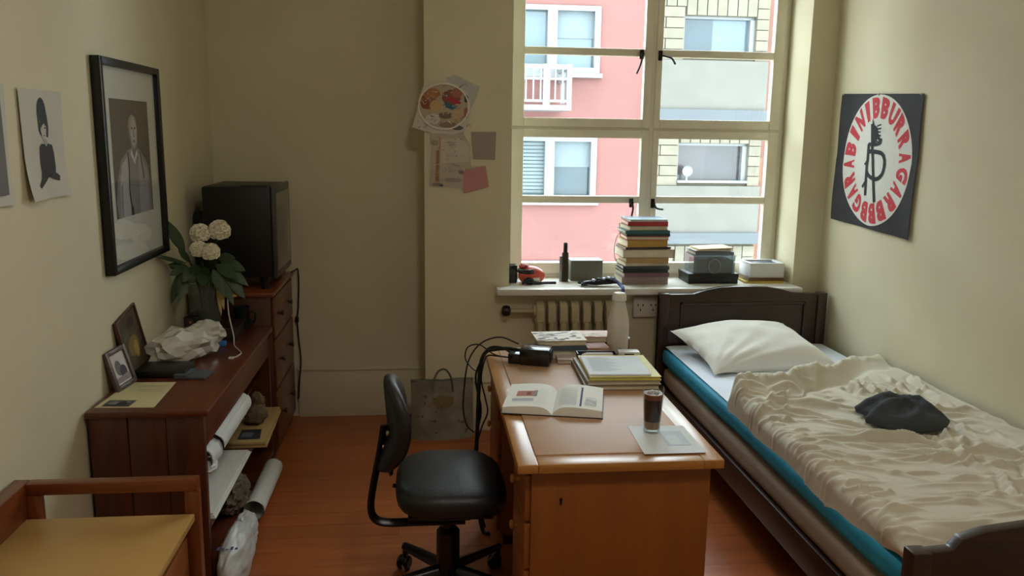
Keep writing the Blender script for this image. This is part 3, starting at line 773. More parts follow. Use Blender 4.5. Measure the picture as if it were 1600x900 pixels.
T(B().box(-1.12, -.70, 1.66, 2.33, .04, .576).build('body', ch_y, tr, 0))
T(B().box(-.70, -.682, 1.68, 2.32, .36, .535, .004).build('drawer', wood('orange_drawer_front', '#7a4219', '#a4632c', 1, 1.2, .35, .3), tr))
T(B().box(-.70, -.682, 1.68, 2.32, .06, .345, .004).build('drawer', wood('orange_drawer_front', '', '', 1), tr))

# ------------------------------------------------------------------ things on the bookcase
cream_p = mat('cream_paper', '#cfc699', .8, .03, 8)
white_p = mat('white_paper', '#e3e3de', .8, .03, 8)
def flat_to3(z): return lambda u, v, o: Vector((u, v, z+o))
sh = thing('paper_sheet', 'cream paper sheet lying flat at the near end of the bookcase', 'paper', (-1.05, 3.09, KZ+.0005))
B().prism([(-.105, -.145), (.10, -.155), (.09, .15), (-.085, .155)], 0, .0015).build('sheet', cream_p, sh, 0)
decal('faint_print', sh, [('#b8ae84', [(-.03+.0, y_), (.07, y_), (.07, y_+.004), (-.03, y_+.004)]) for y_ in (.03, .045, .06, .09, .105)], flat_to3(.0015))
ph = thing('photo_print', 'small dark photograph lying on the cream paper sheet', 'photo', (-1.085, 2.985, KZ+.0025), math.radians(-4))
B().box(-.048, .048, -.034, .034, 0, .001).build('card', mat('photo_card', '#58525a', .4), ph, 0)
decal('image', ph, [('#8a8580', ell(-.02, .0, .018, .02)), ('#2c2a30', ell(.015, -.005, .02, .022)), ('#9a9590', ell(.03, .012, .008)), ('#3a3436', [(-.045, -.03), (.045, -.03), (.045, -.02), (-.045, -.014)])], flat_to3(.001))
def leaning(name, label, cat, loc, w, h, lean, yaw, roll, fm, mount, art, bw=.018):
    """picture frame leaning on the wall: local x right, z up, front towards -y; yaw turns it to face the room"""
    o = thing(name, label, cat, loc); o.rotation_mode = 'XYZ'
    M = Matrix.Rotation(yaw, 4, 'Z') @ Matrix.Rotation(-lean, 4, 'X') @ Matrix.Rotation(roll, 4, 'Y')
    o.rotation_euler = M.to_euler()
    f_ = B(); f_.box(-w/2, -w/2+bw, -.008, .008, 0, h, .002).box(w/2-bw, w/2, -.008, .008, 0, h, .002).box(-w/2+bw, w/2-bw, -.008, .008, 0, bw, .002).box(-w/2+bw, w/2-bw, -.008, .008, h-bw, h, .002)
    f_.build('frame', fm, o)
    B().box(-w/2+bw*.8, w/2-bw*.8, 0, .006, bw*.8, h-bw*.8).build('picture', mount, o, 0)
    decal('image', o, art, lambda u, v_, of: Vector((u, -of, v_)), lift=.0008)
    return o
leaning('picture_frame', 'brown framed dark gold picture leaning on the wall above the bookcase', 'picture', (-1.135, 3.385, KZ+.012), .235, .25, math.radians(9), math.radians(90), math.radians(-9), mat('brown_thin_frame', '#4e3020', .4),
        mat('dark_gold_print', '#574220', .5, .3, 14, c2='#33281a'), [('#7a6022', ell(.0, .11, .06, .04)), ('#a08437', ell(.02, .09, .025, .035)), ('#4a4a2a', ell(-.05, .17, .03, .03)), ('#2c2018', ell(.03, .2, .04, .02))], .008)
leaning('framed_photo', 'small grey framed photograph standing beside the cream paper sheet', 'photo frame', (-1.125, 3.185, KZ+.003), .135, .155, math.radians(14), math.radians(78), math.radians(-4), mat('grey_brown_frame', '#5a4c4a', .4, metal=.2),
        mat('pale_photo', '#c9c4c0', .5), [('#6a6468', ell(-.01, .08, .02, .03)), ('#3c383c', ell(.015, .06, .022, .026)), ('#8a8488', [(-.045, .025), (.045, .025), (.045, .05), (-.045, .045)])], .018)
plastic = clear('crumpled_clear_plastic', '#ebe9df', .22, .16, .72)
pbm = B(); pbm.blob((0, 0, .062), (.145, .085, .078), 3, .34, 2.9, 3, flat=-.060, M=Matrix.Rotation(math.radians(42), 4, 'Z')); pbm.blob((.075, .085, .10), (.075, .05, .055), 3, .3, 2.6, 8)
single('plastic_bag', pbm, plastic, 'crumpled translucent plastic bag heaped on the bookcase', 'bag', (-1.015, 3.56, KZ+.002), smooth=14)
o = thing('black_case', 'flat black case with rounded edges in front of the plastic bag', 'case', (-1.04, 3.375, KZ)); bm_ = mat('black_leather_case', '#0e0f11', .4, .1, 20)
B().box(-.10, .10, -.075, .075, 0, .03, .006).build('body', bm_, o); B().box(-.1, .09, -.076, .07, .014, .016).build('seam', mat('vent_dark', '', 0), o, 0)
o = thing('grey_pouch', 'thin grey pouch with a flap lying beside the black case', 'pouch', (-.915, 3.325, KZ), math.radians(-6)); gp = mat('slate_grey_fabric', '#4b5056', .8, .1, 20)
B().box(-.062, .062, -.05, .05, 0, .012, .004).build('body', gp, o); B().box(-.062, -.01, -.05, .05, .012, .019, .003).build('flap', gp, o)
o = thing('blue_lighter_box', 'small bright blue plastic box lying before the dark wooden box', 'box', (-.938, 3.80, KZ), math.radians(5)); bl = mat('bright_blue_plastic', '#2f6fc0', .35)
B().box(-.042, .042, -.016, .016, 0, .022, .004).build('body', bl, o); B().box(.02, .0425, -.0165, .0165, .004, .0225, .003).build('cap', mat('mid_blue_plastic', '#3f82d2', .35), o)
o = thing('wooden_box', 'dark wooden box carrying the flower vase', 'box', (-.985, 4.0, KZ), math.radians(2)); dw = wood('near_black_box_wood', '#1c0f0b', '#2e1912', 0, 1.5, .4)
B().box(-.12, .115, -.105, .09, 0, .048, .003).build('body', dw, o); B().box(-.125, .12, -.11, .095, .048, .062, .003).build('lid', dw, o)
VZ = KZ+.062
vs_ = thing('flower_vase', 'clear ribbed glass vase full of flower stems on the dark wooden box', 'vase', (-1.03, 4.01, VZ))
glass_m = clear('vase_glass', '#e3e9e3', .22, .05, .06)
B().lathe([(0, 0), (.068, 0), (.072, .004), (.074, .1), (.079, .196), (.082, .20), (.077, .20), (.070, .1), (.066, .012), (0, .01)], 28).build('glass', glass_m, vs_, 60)
B().lathe([(0, .013), (.065, .013), (.069, .12), (0, .12)], 24).build('water', clear('murky_water', '#c9cdba', .1, .1, .06), vs_, 60)
stem_m = mat('dark_stem', '#2d3a20', .6); leaf_m = mat('deep_green_leaf', '#3a4f30', .5, .25, 10); petal_m = mat('ivory_petal', '#efe9cf', .6, .05, 20, sheen=.1)
def flower(loc, hd, r, seed, label):
    o = thing('white_flower', label, 'flower', loc, 0, 'white flowers in the glass vase')
    hd = Vector(hd); B().tube([(0, 0, 0), (hd.x*.3, hd.y*.3, hd.z*.55), tuple(hd*.98)], .0035, 6).build('stem', stem_m, o)
    rnd = random.Random(seed); b = B()
    for k in range(46):
        zc = 1-1.55*(k+.5)/46; a = k*2.39996; rr = math.sqrt(max(0, 1-zc*zc)); n_ = Vector((rr*math.cos(a), rr*math.sin(a), zc))
        c = hd+n_*r*(.72+.12*rnd.random()); t = n_.orthogonal().normalized(); u_ = n_.cross(t); ph_ = rnd.random()*6
        s = r*.42
        def pf(u, v, c=c, n_=n_, t=t, u_=u_, s=s, ph_=ph_):
            an = ph_+u*2*PI; rad = s*v*(1+.16*math.cos(4*an))
            return c+(t*math.cos(an)+u_*math.sin(an))*rad+n_*(s*.35*v*v-.05*s+.06*s*math.sin(3*an)*v)
        b.sheet(pf, 10, 2)
    b.build('bloom', petal_m, o, 60)
    B().blob(tuple(hd), (r*.7, r*.7, r*.62), 2, .1).build('flower_heart', mat('flower_heart_green', '#b9b48a', .7), o)
    return o
fb = (-1.03, 4.01, VZ+.02)
flower(fb, (.005, -.05, .415), .046, 1, 'ivory flower head, highest of the bunch, beside a long dark leaf')
flower(fb, (.085, -.02, .425), .05, 2, 'ivory flower head leaning toward the black television')
flower(fb, (.005, -.09, .345), .040, 3, 'small ivory flower head low on the wall side of the bunch')
flower(fb, (.06, -.10, .335), .042, 4, 'small ivory flower head low in the bunch, above the drooping leaves')
def leaf_poly(b, p0, p1, w, droop=.02, side=None, curl=.25):
    p0, p1 = Vector(p0), Vector(p1); d = p1-p0; s = (side or d.cross(Vector((.3, -.9, .4)))).normalized(); n_ = d.cross(s).normalized()
    def f_(u, v):
        wv = w*math.sin(PI*min(1, u*.97+.03))**.8*(1-.25*u); x = (v-.5)*2
        return p0+d*u+s*x*wv+Vector((0, 0, -droop*u*u))+n_*(curl*wv*abs(x))
    return b.sheet(f_, 8, 2)
def sprig(label, pts, leaves, nm='leafy_sprig'):
    o = thing(nm, label, 'leaf sprig', fb, 0, 'green sprigs in the glass vase')
    B().tube(pts, .003, 6).build('stem', stem_m, o)
    for (p0, p1, w, dr_) in leaves: leaf_poly(B(), p0, p1, w, dr_).build('leaf', leaf_m, o, 60)
sprig('tall dark paddle shaped leaf standing above the vase by the wall', [(0, 0, 0), (-.03, -.02, .2), (-.07, -.05, .34)], [((-.07, -.05, .33), (-.135, -.07, .48), .03, 0.0), ((-.05, -.04, .28), (-.09, -.08, .36), .018, .0)])
sprig('thin grassy leaves arching over the wall side of the vase', [(0, 0, 0), (-.04, 0, .2), (-.08, -.03, .27)], [((-.07, -.02, .26), (-.145, -.30, .375), .008, .03), ((-.07, -.02, .27), (-.14, -.22, .35), .007, .01), ((-.06, -.03, .25), (-.13, -.12, .30), .016, .02), ((-.05, -.02, .24), (-.125, -.06, .19), .022, .03)])
sprig('drooping broad leaves hanging low on the wall side of the vase', [(0, 0, 0), (-.03, -.03, .19), (-.08, -.06, .24)], [((-.08, -.06, .24), (-.13, -.09, .12), .026, .03), ((-.06, -.06, .25), (-.1, -.10, .16), .024, .02), ((-.03, -.07, .26), (-.06, -.13, .22), .026, .02), ((-.08, -.05, .26), (-.14, -.06, .28), .022, .02), ((-.06, -.06, .26), (-.12, -.13, .25), .022, .02), ((-.05, -.06, .24), (-.09, -.13, .12), .022, .02)])
sprig('drooping broad leaves hanging toward the black television', [(0, 0, 0), (.04, -.02, .2), (.1, -.04, .27)], [((.09, -.04, .28), (.205, -.06, .27), .032, .03), ((.09, -.05, .27), (.215, -.07, .20), .032, .03), ((.10, -.05, .26), (.2, -.08, .13), .034, .02), ((.08, -.06, .25), (.15, -.09, .10), .03, .02), ((.08, -.04, .29), (.16, -.05, .33), .028, .03), ((.07, -.06, .27), (.18, -.11, .23), .03, .02), ((.06, -.07, .25), (.12, -.13, .15), .028, .02)])
sprig('dark bushy leaves filling the middle of the vase', [(0, 0, 0), (.0, -.03, .2), (.01, -.06, .27)], [((0, -.05, .22), (.05, -.11, .27), .03, .01), ((0, -.05, .22), (-.03, -.11, .28), .03, .01), ((.02, -.05, .21), (.09, -.1, .22), .03, .02), ((.0, -.06, .21), (-.06, -.1, .23), .03, .02), ((.01, -.05, .23), (.02, -.12, .20), .032, .02), ((.03, -.04, .25), (.08, -.08, .31), .026, .01)])
sprig('dried yellow petal strip drooping over the dark mug', [(.03, -.02, .04), (.06, -.045, .17), (.085, -.06, .17)], [((.08, -.06, .19), (.105, -.09, .06), .014, .0), ((.085, -.065, .13), (.165, -.08, .125), .013, .0), ((.075, -.06, .2), (.09, -.085, .03), .012, .0)], 'dried_sprig')
for c in COL.objects:
    if c.parent and c.parent.name.startswith('dried_sprig'): c.data.materials[0] = mat('dried_straw', '#b79f63', .7, .15, 20)
o = thing('dark_mug', 'dark blue grey mug standing between vase and chest of drawers', 'mug', (-.895, 4.153, KZ)); mg = mat('dark_glaze', '#1d2529', .3)
B().lathe([(0, 0), (.032, 0), (.036, .006), (.038, .105), (.041, .11), (.037, .11), (.034, .012), (0, .01)], 24).build('cup', mg, o); B().tube([(.034, 0, .085), (.06, 0, .08), (.064, 0, .055), (.055, 0, .03), (.034, 0, .025)], .0055, 8).build('handle', mg, o)
o = thing('toy_camera', 'small dark camera with a round lens on the wooden box before the vase', 'camera', (-1.06, 3.92, VZ), math.radians(-8)); tm = mat('black_camera_body', '#17120f', .35)
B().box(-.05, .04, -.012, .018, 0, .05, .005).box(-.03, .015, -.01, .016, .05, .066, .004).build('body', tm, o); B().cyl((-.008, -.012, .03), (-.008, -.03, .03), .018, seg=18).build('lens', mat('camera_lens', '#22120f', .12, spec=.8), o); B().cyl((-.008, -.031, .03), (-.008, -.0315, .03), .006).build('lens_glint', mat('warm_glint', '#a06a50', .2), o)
single('charging_cable', B().tube([(-.93, 3.98, .93), (-.915, 3.95, .93), (-.90, 3.90, .85), (-.875, 3.865, KZ+.03), (-.86, 3.8, KZ+.004), (-.825, 3.72, KZ+.004), (-.80, 3.66, KZ+.004), (-.807, 3.60, KZ+.004), (-.825, 3.58, KZ+.004)], .003, 6).box(-.835, -.815, 3.565, 3.59, KZ+.001, KZ+.008, .002), mat('white_cable', '#c9c5bb', .5), 'white charging cable trailing from the vase across the bookcase', 'cable')

# ------------------------------------------------------------------ things in the bookcase
def roll(b, p0, p1, r, dent=.0):
    p0, p1 = Vector(p0), Vector(p1); d = (p1-p0); x = d.orthogonal().normalized(); y_ = d.normalized().cross(x)
    def f_(u, v):
        a = v*2*PI*1.35; rr = r*(1-.10*v)+.05*r*noise.noise(Vector((u*4, math.cos(a), math.sin(a))))
        return p0+d*u+(x*math.cos(a)+y_*math.sin(a))*rr
    return b.sheet(f_, 10, 36)
poster_p = mat('poster_paper', '#d8d9d8', .75, .04, 8)
single('paper_roll', roll(B(), (-.80, 3.09, .52), (-.80, 3.60, .52), .048), poster_p, 'rolled white poster on the upper bookcase shelf toward the chest', 'paper roll', group=None)
single('paper_roll', roll(B(), (-.815, 2.955, .512), (-.812, 3.10, .50), .052), poster_p, 'crushed short white paper roll at the near end of the upper shelf', 'paper roll')
single('wrapped_paper', B().blob((-.79, 2.99, .478), (.03, .045, .022), 3, .35, 2.5, 4, ridge=True), poster_p, 'crumpled white paper scrap sticking out below the short roll', 'paper', smooth=25)
o = thing('drawing_board', 'stack of large white sheets on the middle bookcase shelf', 'paper', (-.93, 3.29, .2822))
for q in range(3): B().box(-.19+q*.004, .165-q*.006, -.33+q*.006, .32-q*.005, q*.006, q*.006+.005).build('sheet', white_p, o, 0)
o = thing('cardboard_folder', 'tan cardboard folder poking out of the middle shelf by the chest', 'folder', (-.88, 3.90, .2822), math.radians(2)); cb = mat('tan_cardboard', '#b59a63', .8, .06, 10)
B().box(-.2, .165, -.24, .25, .0, .014, .002).build('bottom_cover', cb, o); B().box(-.2, .162, -.245, .245, .016, .03, .003).build('top_cover', cb, o)
decal('dark_label', o, [('#34343c', [(.03, -.21), (.13, -.21), (.12, -.08), (.03, -.08)]), ('#60687a', [(.04, -.18), (.09, -.18), (.09, -.12), (.04, -.12)])], flat_to3(.0302))
kraft = mat('grey_brown_paper_bag', '#6d5d46', .85, .15, 12, bump=.2)
b = B(); b.blob((0, 0, .055), (.055, .06, .058), 4, .18, 2.2, 5, flat=-.054); b.blob((.01, .0, .115), (.035, .03, .04), 3, .3, 2.5, 6)
single('paper_bag', b, kraft, 'small bunched brown paper bag sitting on the cardboard folder', 'bag', (-.80, 3.90, .3145), smooth=30)
bagm = mat('white_plastic_carrier', '#c9cac8', .4, .05, 12, bump=.3, bscale=18)
b = roll(B(), (-.755, 3.44, .085), (-.765, 3.98, .06), .045)
single('paper_roll', b, poster_p, 'long white paper roll lying on the floor before the bookcase', 'paper roll', loc=(.025, 0, 0))
b = B(); b.blob((0, 0, .10), (.055, .2, .105), 5, .14, 1.7, 2, flat=-.099); b.blob((-.005, .17, .10), (.045, .12, .08), 4, .2, 1.6, 9, ridge=True)
o = thing('carrier_bag', 'white plastic carrier bag slumped on the floor before the bookcase', 'bag', (-.712, 3.02, 0)); b.build('bag', bagm, o, 40)
decal('blue_lettering', o, [('#4a4a7a', [(.074+0*i, 0), (0, 0), (0, 0)]) for i in range(0)] or [('#55557f', [(-.04+i*.016, -.10), (-.03+i*.016, -.10), (-.03+i*.016, -.075-.008*(i % 3)), (-.04+i*.016, -.075-.008*(i % 3))]) for i in range(5)], lambda u, v_, of: Vector((u, v_-.03, .192+of)))
b = B(); b.blob((0, 0, .07), (.07, .12, .072), 4, .35, 2.6, 12, flat=-.069, ridge=True)
single('crumpled_cloth_bag', b, mat('taupe_cloth', '#8f8270', .85, .3, 16, c2='#4b3d36'), 'crumpled taupe cloth bundle on the bottom bookcase shelf', 'cloth', (-.835, 3.50, .0705), smooth=30)

# ------------------------------------------------------------------ pictures on the left wall
fr = thing('framed_portrait', 'large black framed black and white portrait on the left wall', 'picture', (XL, 3.545, 1.15))
fm = mat('black_picture_frame', '#0d0c10', .35, .1, 20)
w2, h_, bw, dp = .345, .80, .028, .038
for nm, a in (('frame_side', (-w2, -w2+bw, 0, h_)), ('frame_side', (w2-bw, w2, 0, h_)), ('frame_rail', (-w2+bw, w2-bw, 0, bw)), ('frame_rail', (-w2+bw, w2-bw, h_-bw, h_))):
    B().box(.002, dp, a[0], a[1], a[2], a[3], .003).build(nm, fm, fr)
mountm = mat('white_mount_board', '#d3d2c6', .7, .02, 5)
B().box(.012, .016, -w2+bw*.7, w2-bw*.7, bw*.7, h_-bw*.7).build('mount', mountm, fr, 0)
wl = lambda u, v_, of: Vector((.016+of, u, v_))
I0, I1, J0, J1 = -.225, .215, .20, .655
art = [('#453d31', [(I0, J0), (I1, J0), (I1, J1), (I0, J1)])]
art += [('#6d6b6b', [(-.20, J0), (.20, J0), (.205, .30), (.17, .40), (.09, .455), (.03, .475), (-.05, .46), (-.14, .42), (-.19, .34), (-.215, .26)])]
art += [('#8b898a', [(-.17, J0), (-.06, J0), (-.05, .44), (-.13, .405), (-.165, .33)]), ('#807e80', [(.05, J0), (.17, J0), (.165, .37), (.1, .43), (.06, .445)])]
art += [('#5c5850', [(-.025, .42), (.055, .42), (.06, .50), (-.02, .50)]), ('#77736c', ell(.015, .535, .052, .075)), ('#8e8a83', ell(.022, .53, .036, .058)), ('#3a342c', [(-.04, .555), (-.036, .60), (-.005, .625), (.045, .62), (.07, .585), (.066, .555), (.05, .59), (.01, .6), (-.02, .585)])]
art += [('#443f3a', ell(.005, .545, .010, .005)), ('#443f3a', ell(.04, .545, .010, .005)), ('#6a645d', [(.018, .54), (.028, .54), (.033, .51), (.016, .51)]), ('#5d4f49', ell(.024, .493, .016, .005)), ('#57524b', [(-.04, .56), (-.03, .49), (-.008, .465), (-.018, .52)])]
art += [('#a3a1a1', [(-.03, .44), (.015, .40), (.055, .44), (.045, .46), (.015, .425), (-.015, .465)])]
art += [('#26262b', p) for p in stroke([(-.06, .45), (-.055, .38), (-.065, .30), (-.05, .215)], .012, 4)] + [('#2c2c31', p) for p in stroke([(.085, .45), (.10, .40), (.115, .34)], .011, 3)]
art += [('#1f1f24', [(-.062, .2), (-.03, .2), (-.035, .235), (-.052, .24)]), ('#6e6c6e', [(-.16, J0), (-.15, J0), (-.14, .33), (-.152, .33)])]
art = [('#%02x%02x%02x' % tuple(min(255, int(int(c[i:i+2], 16)*1.28)) for i in (1, 3, 5)), p) for c, p in art]
decal('portrait_image', fr, art, wl, .5)
B().box(.022, .024, -w2+bw*.8, w2-bw*.8, bw*.8, h_-bw*.8).build('glass', clear('picture_glass', '#ffffff', .10, .02, .0), fr, 0)
def wall_sheet(name, label, y0, y1, z0, z1, m_, art, curl=.02, slant=0, cat='print'):
    o = thing(name, label, cat, (XL, (y0+y1)/2, z0)); w = (y1-y0)/2; h = z1-z0
    def f_(u, v_, of=0):
        yy = (2*u-1)*w; c = curl*max(0, 1-v_*2.2)**2*abs(2*u-1)+.006*math.sin(u*4+1)*(1-v_)+.004
        return Vector((.003+c+of, yy, v_*h+slant*yy))
    B().sheet(f_, 14, 18, .0008).build('sheet', m_, o, 60)
    decal('image', o, art, lambda u, v_, of: f_((u/w+1)/2, v_/h, of), lift=.0012)
    return o
drawing_p = mat('aged_white_paper', '#c9c6ba', .8, .03, 8)
k = '#2a2728'
fig = [(k, ell(-.012, .238, .030, .052)), (k, [(-.042, .235), (-.040, .19), (-.03, .175), (.02, .168), (.026, .20), (.02, .24)]), ('#bdb9ae', [(-.030, .218), (.002, .224), (.01, .20), (.006, .172), (-.008, .158), (-.022, .168), (-.028, .19)]), (k, ell(-.016, .196, .006, .003)), (k, ell(.002, .198, .005, .003)), ('#5c5452', ell(-.008, .174, .006, .002)), ('#a8a49a', [(-.012, .165), (.012, .16), (.012, .142), (-.012, .142)])]
fig += [(k, [(-.046, .14), (-.03, .15), (-.01, .148), (.0, .14), (.012, .15), (.042, .145), (.052, .12), (.056, .07), (.05, .055), (-.048, .055), (-.052, .09)]), (k, [(-.05, .06), (.05, .06), (.078, .046), (.074, .03), (.05, .034), (.0, .045), (-.03, .03), (-.07, .014), (-.078, .024), (-.055, .045)])]
wall_sheet('drawing_print', 'white sheet with a black inked figure with tall hair on the left wall', 2.628, 2.925, 1.475, 1.808, drawing_p, [(c, [(u*1.1+.005, v_*1.0+.02) for u, v_ in p]) for c, p in fig], .016)
ph_art = [('#6b6966', [(-.15, .03), (.15, .03), (.15, .30), (-.15, .30)]), ('#8a8883', [(-.15, .2), (.15, .2), (.15, .3), (-.15, .3)]), ('#4a4845', [(-.15, .205), (.15, .205), (.15, .212), (-.15, .212)]), ('#3a3836', [(-.15, .03), (.15, .03), (.15, .055), (.05, .07), (-.15, .05)]), ('#a5a29c', [(.02, .06), (.05, .06), (.06, .15), (.045, .19), (.035, .15)]), ('#7c7a76', ell(.1, .07, .045, .025)), ('#b0aea8', [(-.12, .08), (-.02, .08), (-.03, .17), (-.1, .18)]), ('#55534f', ell(-.06, .24, .03, .03)), ('#94918b', [(.08, .24), (.14, .23), (.14, .28), (.09, .285)])]
wall_sheet('photo_poster', 'white bordered black and white photograph beside the inked figure sheet', 2.19, 2.545, 1.475, 1.815, drawing_p, ph_art, .012)
# ------------------------------------------------------------------ papers on the window wall
def pin_paper(name, label, poly, m_, art=(), off=.003, bulge=.0, cat='paper'):
    cx = sum(p[0] for p in poly)/len(poly); cz = min(p[1] for p in poly)
    o = thing(name, label, cat, (cx, YW-off, cz))
    MX = Matrix(((1, 0, 0, -cx), (0, 0, 1, 0), (0, 1, 0, -cz), (0, 0, 0, 1)))
    B().prism(poly, -.0008, 0, MX).build('sheet', m_, o, 0)
    if art: decal('image', o, [(c, [(u-cx, v_-cz) for u, v_ in p]) for c, p in art], lambda u, v_, of: Vector((u, -.0008-of, v_)), .7)
    return o
pin_paper('paper_note', 'faint bluish paper square partly behind the round collage', [(.13, 1.985), (.175, 2.0), (.31, 1.94), (.285, 1.87), (.25, 1.80), (.13, 1.82)], mat('pale_blue_paper', '#bdbdb4', .8, .02), off=.0015)
coll = [(-.055, 1.722), (-.03, 1.80), (-.015, 1.88), (.005, 1.93), (.06, 1.957), (.12, 1.965), (.19, 1.945), (.24, 1.91), (.26, 1.86), (.26, 1.80), (.245, 1.745), (.23, 1.70), (.15, 1.685), (.06, 1.69), (0, 1.703)]
a = [('#b9a98f', ell(.115, 1.835, .13, .115)), ('#9a5f35', ell(.03, 1.865, .042, .05)), ('#b57a4a', ell(.055, 1.90, .04, .028)), ('#8a4a26', ell(.015, 1.84, .022, .022)), ('#c9a274', ell(.07, 1.835, .03, .03)), ('#8d5446', ell(.155, 1.88, .05, .042)), ('#a86a54', ell(.185, 1.905, .03, .025)), ('#ad2f38', [(.13, 1.865), (.2, 1.845), (.21, 1.855), (.15, 1.885)]), ('#35637c', [(.12, 1.86), (.165, 1.84), (.195, 1.835), (.16, 1.815), (.12, 1.83)]), ('#3a4a52', ell(.235, 1.875, .012, .02)), ('#7d6d60', ell(.125, 1.785, .04, .018)), ('#d3cdbf', ell(.055, 1.765, .04, .03)), ('#c6a58a', ell(.185, 1.785, .03, .025)), ('#8f7c68', ell(.14, 1.735, .05, .015)), ('#a46a5a', ell(.235, 1.80, .012, .03)), ('#6a625c', ell(.19, 1.72, .03, .012))]
rq = random.Random(31)
for _ in range(46):
    x, y_ = rq.uniform(-.02, .24), rq.uniform(1.72, 1.94); dx, dy = rq.uniform(-.03, .03), rq.uniform(-.02, .02)
    a += [(rq.choice(['#e3ddcf', '#8f6a50', '#6f655c', '#c9b8a0', '#b08a70', '#d9cbb6', '#9aa0a0']), p) for p in stroke([(x, y_), (x+dx, y_+dy), (x+dx*1.6, y_+dy*.4)], rq.uniform(.002, .005), 3)]
a += [('#e2dccd', p) for p in stroke(ell(.115, 1.832, .134, .12, 30)+[(.249, 1.832)], .008)]
pin_paper('round_collage', 'large rounded collage print curling over the wall corner', coll, mat('collage_paper', '#cfc9ba', .7, .04), a, .008)
low = [(.035, 1.405), (.045, 1.52), (.05, 1.60), (.04, 1.68), (.09, 1.69), (.22, 1.695), (.24, 1.66), (.26, 1.63), (.255, 1.585), (.265, 1.51), (.235, 1.43), (.225, 1.395), (.12, 1.40)]
a = [('#c9c1b1', [(.1, 1.53), (.25, 1.54), (.255, 1.62), (.2, 1.67), (.1, 1.66)]), ('#a27a55', [(.068, 1.43), (.09, 1.43), (.092, 1.60), (.075, 1.60)]), ('#b98f74', [(.09, 1.6), (.098, 1.6), (.098, 1.67), (.09, 1.67)]), ('#8c8576', ell(.08, 1.415, .03, .01)), ('#4f5256', ell(.1, 1.41, .012, .006)), ('#9f9788', ell(.165, 1.44, .05, .012)), ('#b3aa9a', ell(.16, 1.49, .06, .008)), ('#8d7d80', ell(.215, 1.485, .02, .014)), ('#a2917f', ell(.065, 1.64, .02, .016)), ('#b9a8a0', ell(.055, 1.47, .012, .03))]
for _ in range(40):
    x, y_ = rq.uniform(.05, .23), rq.uniform(1.42, 1.67); dx, dy = rq.uniform(-.025, .03), rq.uniform(-.012, .012)
    a += [(rq.choice(['#d6cfc0', '#9b8f80', '#b7aa98', '#cbbfae', '#a08a78']), p) for p in stroke([(x, y_), (x+dx, y_+dy), (x+dx*1.7, y_+dy*.3)], rq.uniform(.0015, .004), 3)]
pin_paper('torn_collage', 'torn pale collage sheet pinned below the round collage', low, mat('pale_collage_paper', '#bdb3a0', .75, .06, 14), a, .005)
pin_paper('paper_note', 'square lilac grey note beside the torn collage', [(.262, 1.70), (.40, 1.702), (.395, 1.553), (.275, 1.553)], mat('lilac_grey_paper', '#a1948a', .8, .03), off=.0025)
pin_paper('paper_note', 'tilted pink note under the lilac grey note', [(.222, 1.495), (.343, 1.52), (.362, 1.405), (.222, 1.368)], mat('pink_paper', '#c18a86', .8, .03), off=.0075)

# ------------------------------------------------------------------ banner on the right wall
bn = thing('painted_banner', 'black cloth banner with red letters around a white oval on the right wall', 'banner', (XR, 4.1, 1.23))
def ban(u, v_, of=0):
    # u: -1 (window end) .. 1 (towards the camera), v: 0 bottom .. 1 top
    yy = -u*.388+(-.004 if v_ > .5 else 0)+.004*math.sin(v_*9); zz = v_*.69
    zz += (-.016*u*(2*v_-1)) if v_ > .5 else .004*u*(v_)+ (1-v_)*(.006-.012*u)
    x = -.006-.009*(1+math.sin(u*5.5+v_*2))*(1-v_*.6)*.5-.02*max(0, u-.55)*(1-v_)
    return Vector((x-of, yy, zz))
cloth_b = mat('black_banner_cloth', '#26262a', .8, .3, 10, bump=.15)
B().sheet(lambda a_, b_, of=0: ban(a_*2-1, b_, of), 40, 34, .0015).build('cloth', cloth_b, bn, 70)
def bm_(u, v_, of): return ban(u/.388, v_/.69, of)
R1, C0 = .325, (.015, .352)
ov = []
def circ(r, c, n=64, k=16):
    for i in range(n):
        for j in range(k):
            a0, a1 = 2*PI*i/n, 2*PI*(i+1)/n; r0, r1 = r*j/k, r*(j+1)/k
            q = [(C0[0]+r0*math.cos(a0), C0[1]+r0*1.03*math.sin(a0)), (C0[0]+r1*math.cos(a0), C0[1]+r1*1.03*math.sin(a0)), (C0[0]+r1*math.cos(a1), C0[1]+r1*1.03*math.sin(a1)), (C0[0]+r0*math.cos(a1), C0[1]+r0*1.03*math.sin(a1))]
            ov.append((c, q[1:] + q[:1] if j else q[1:3]+[q[0]]))
circ(R1, '#d6d6cd')
def decal_flat(name, polys, lift):
    bm = bmesh.new(); cols = []
    for c, poly in polys:
        vv = [bm.verts.new(bm_(u, v_, lift)) for u, v_ in poly]
        try: bm.faces.new(vv); cols.append(lin(c))
        except ValueError: pass
    me = bpy.data.meshes.new(name); bm.to_mesh(me); bm.free(); at = me.color_attributes.new('Col', 'FLOAT_COLOR', 'CORNER')
    for p, c in zip(me.polygons, cols):
        for li in p.loop_indices: at.data[li].color = (*c, 1)
    me.materials.append(print_mat(.8)); o = bpy.data.objects.new(name, me); COL.objects.link(o); o.parent = bn; return o
decal_flat('white_oval', ov, .0012)
letters = 'BINIBBURRAGARBBBGARA'
RM = .262
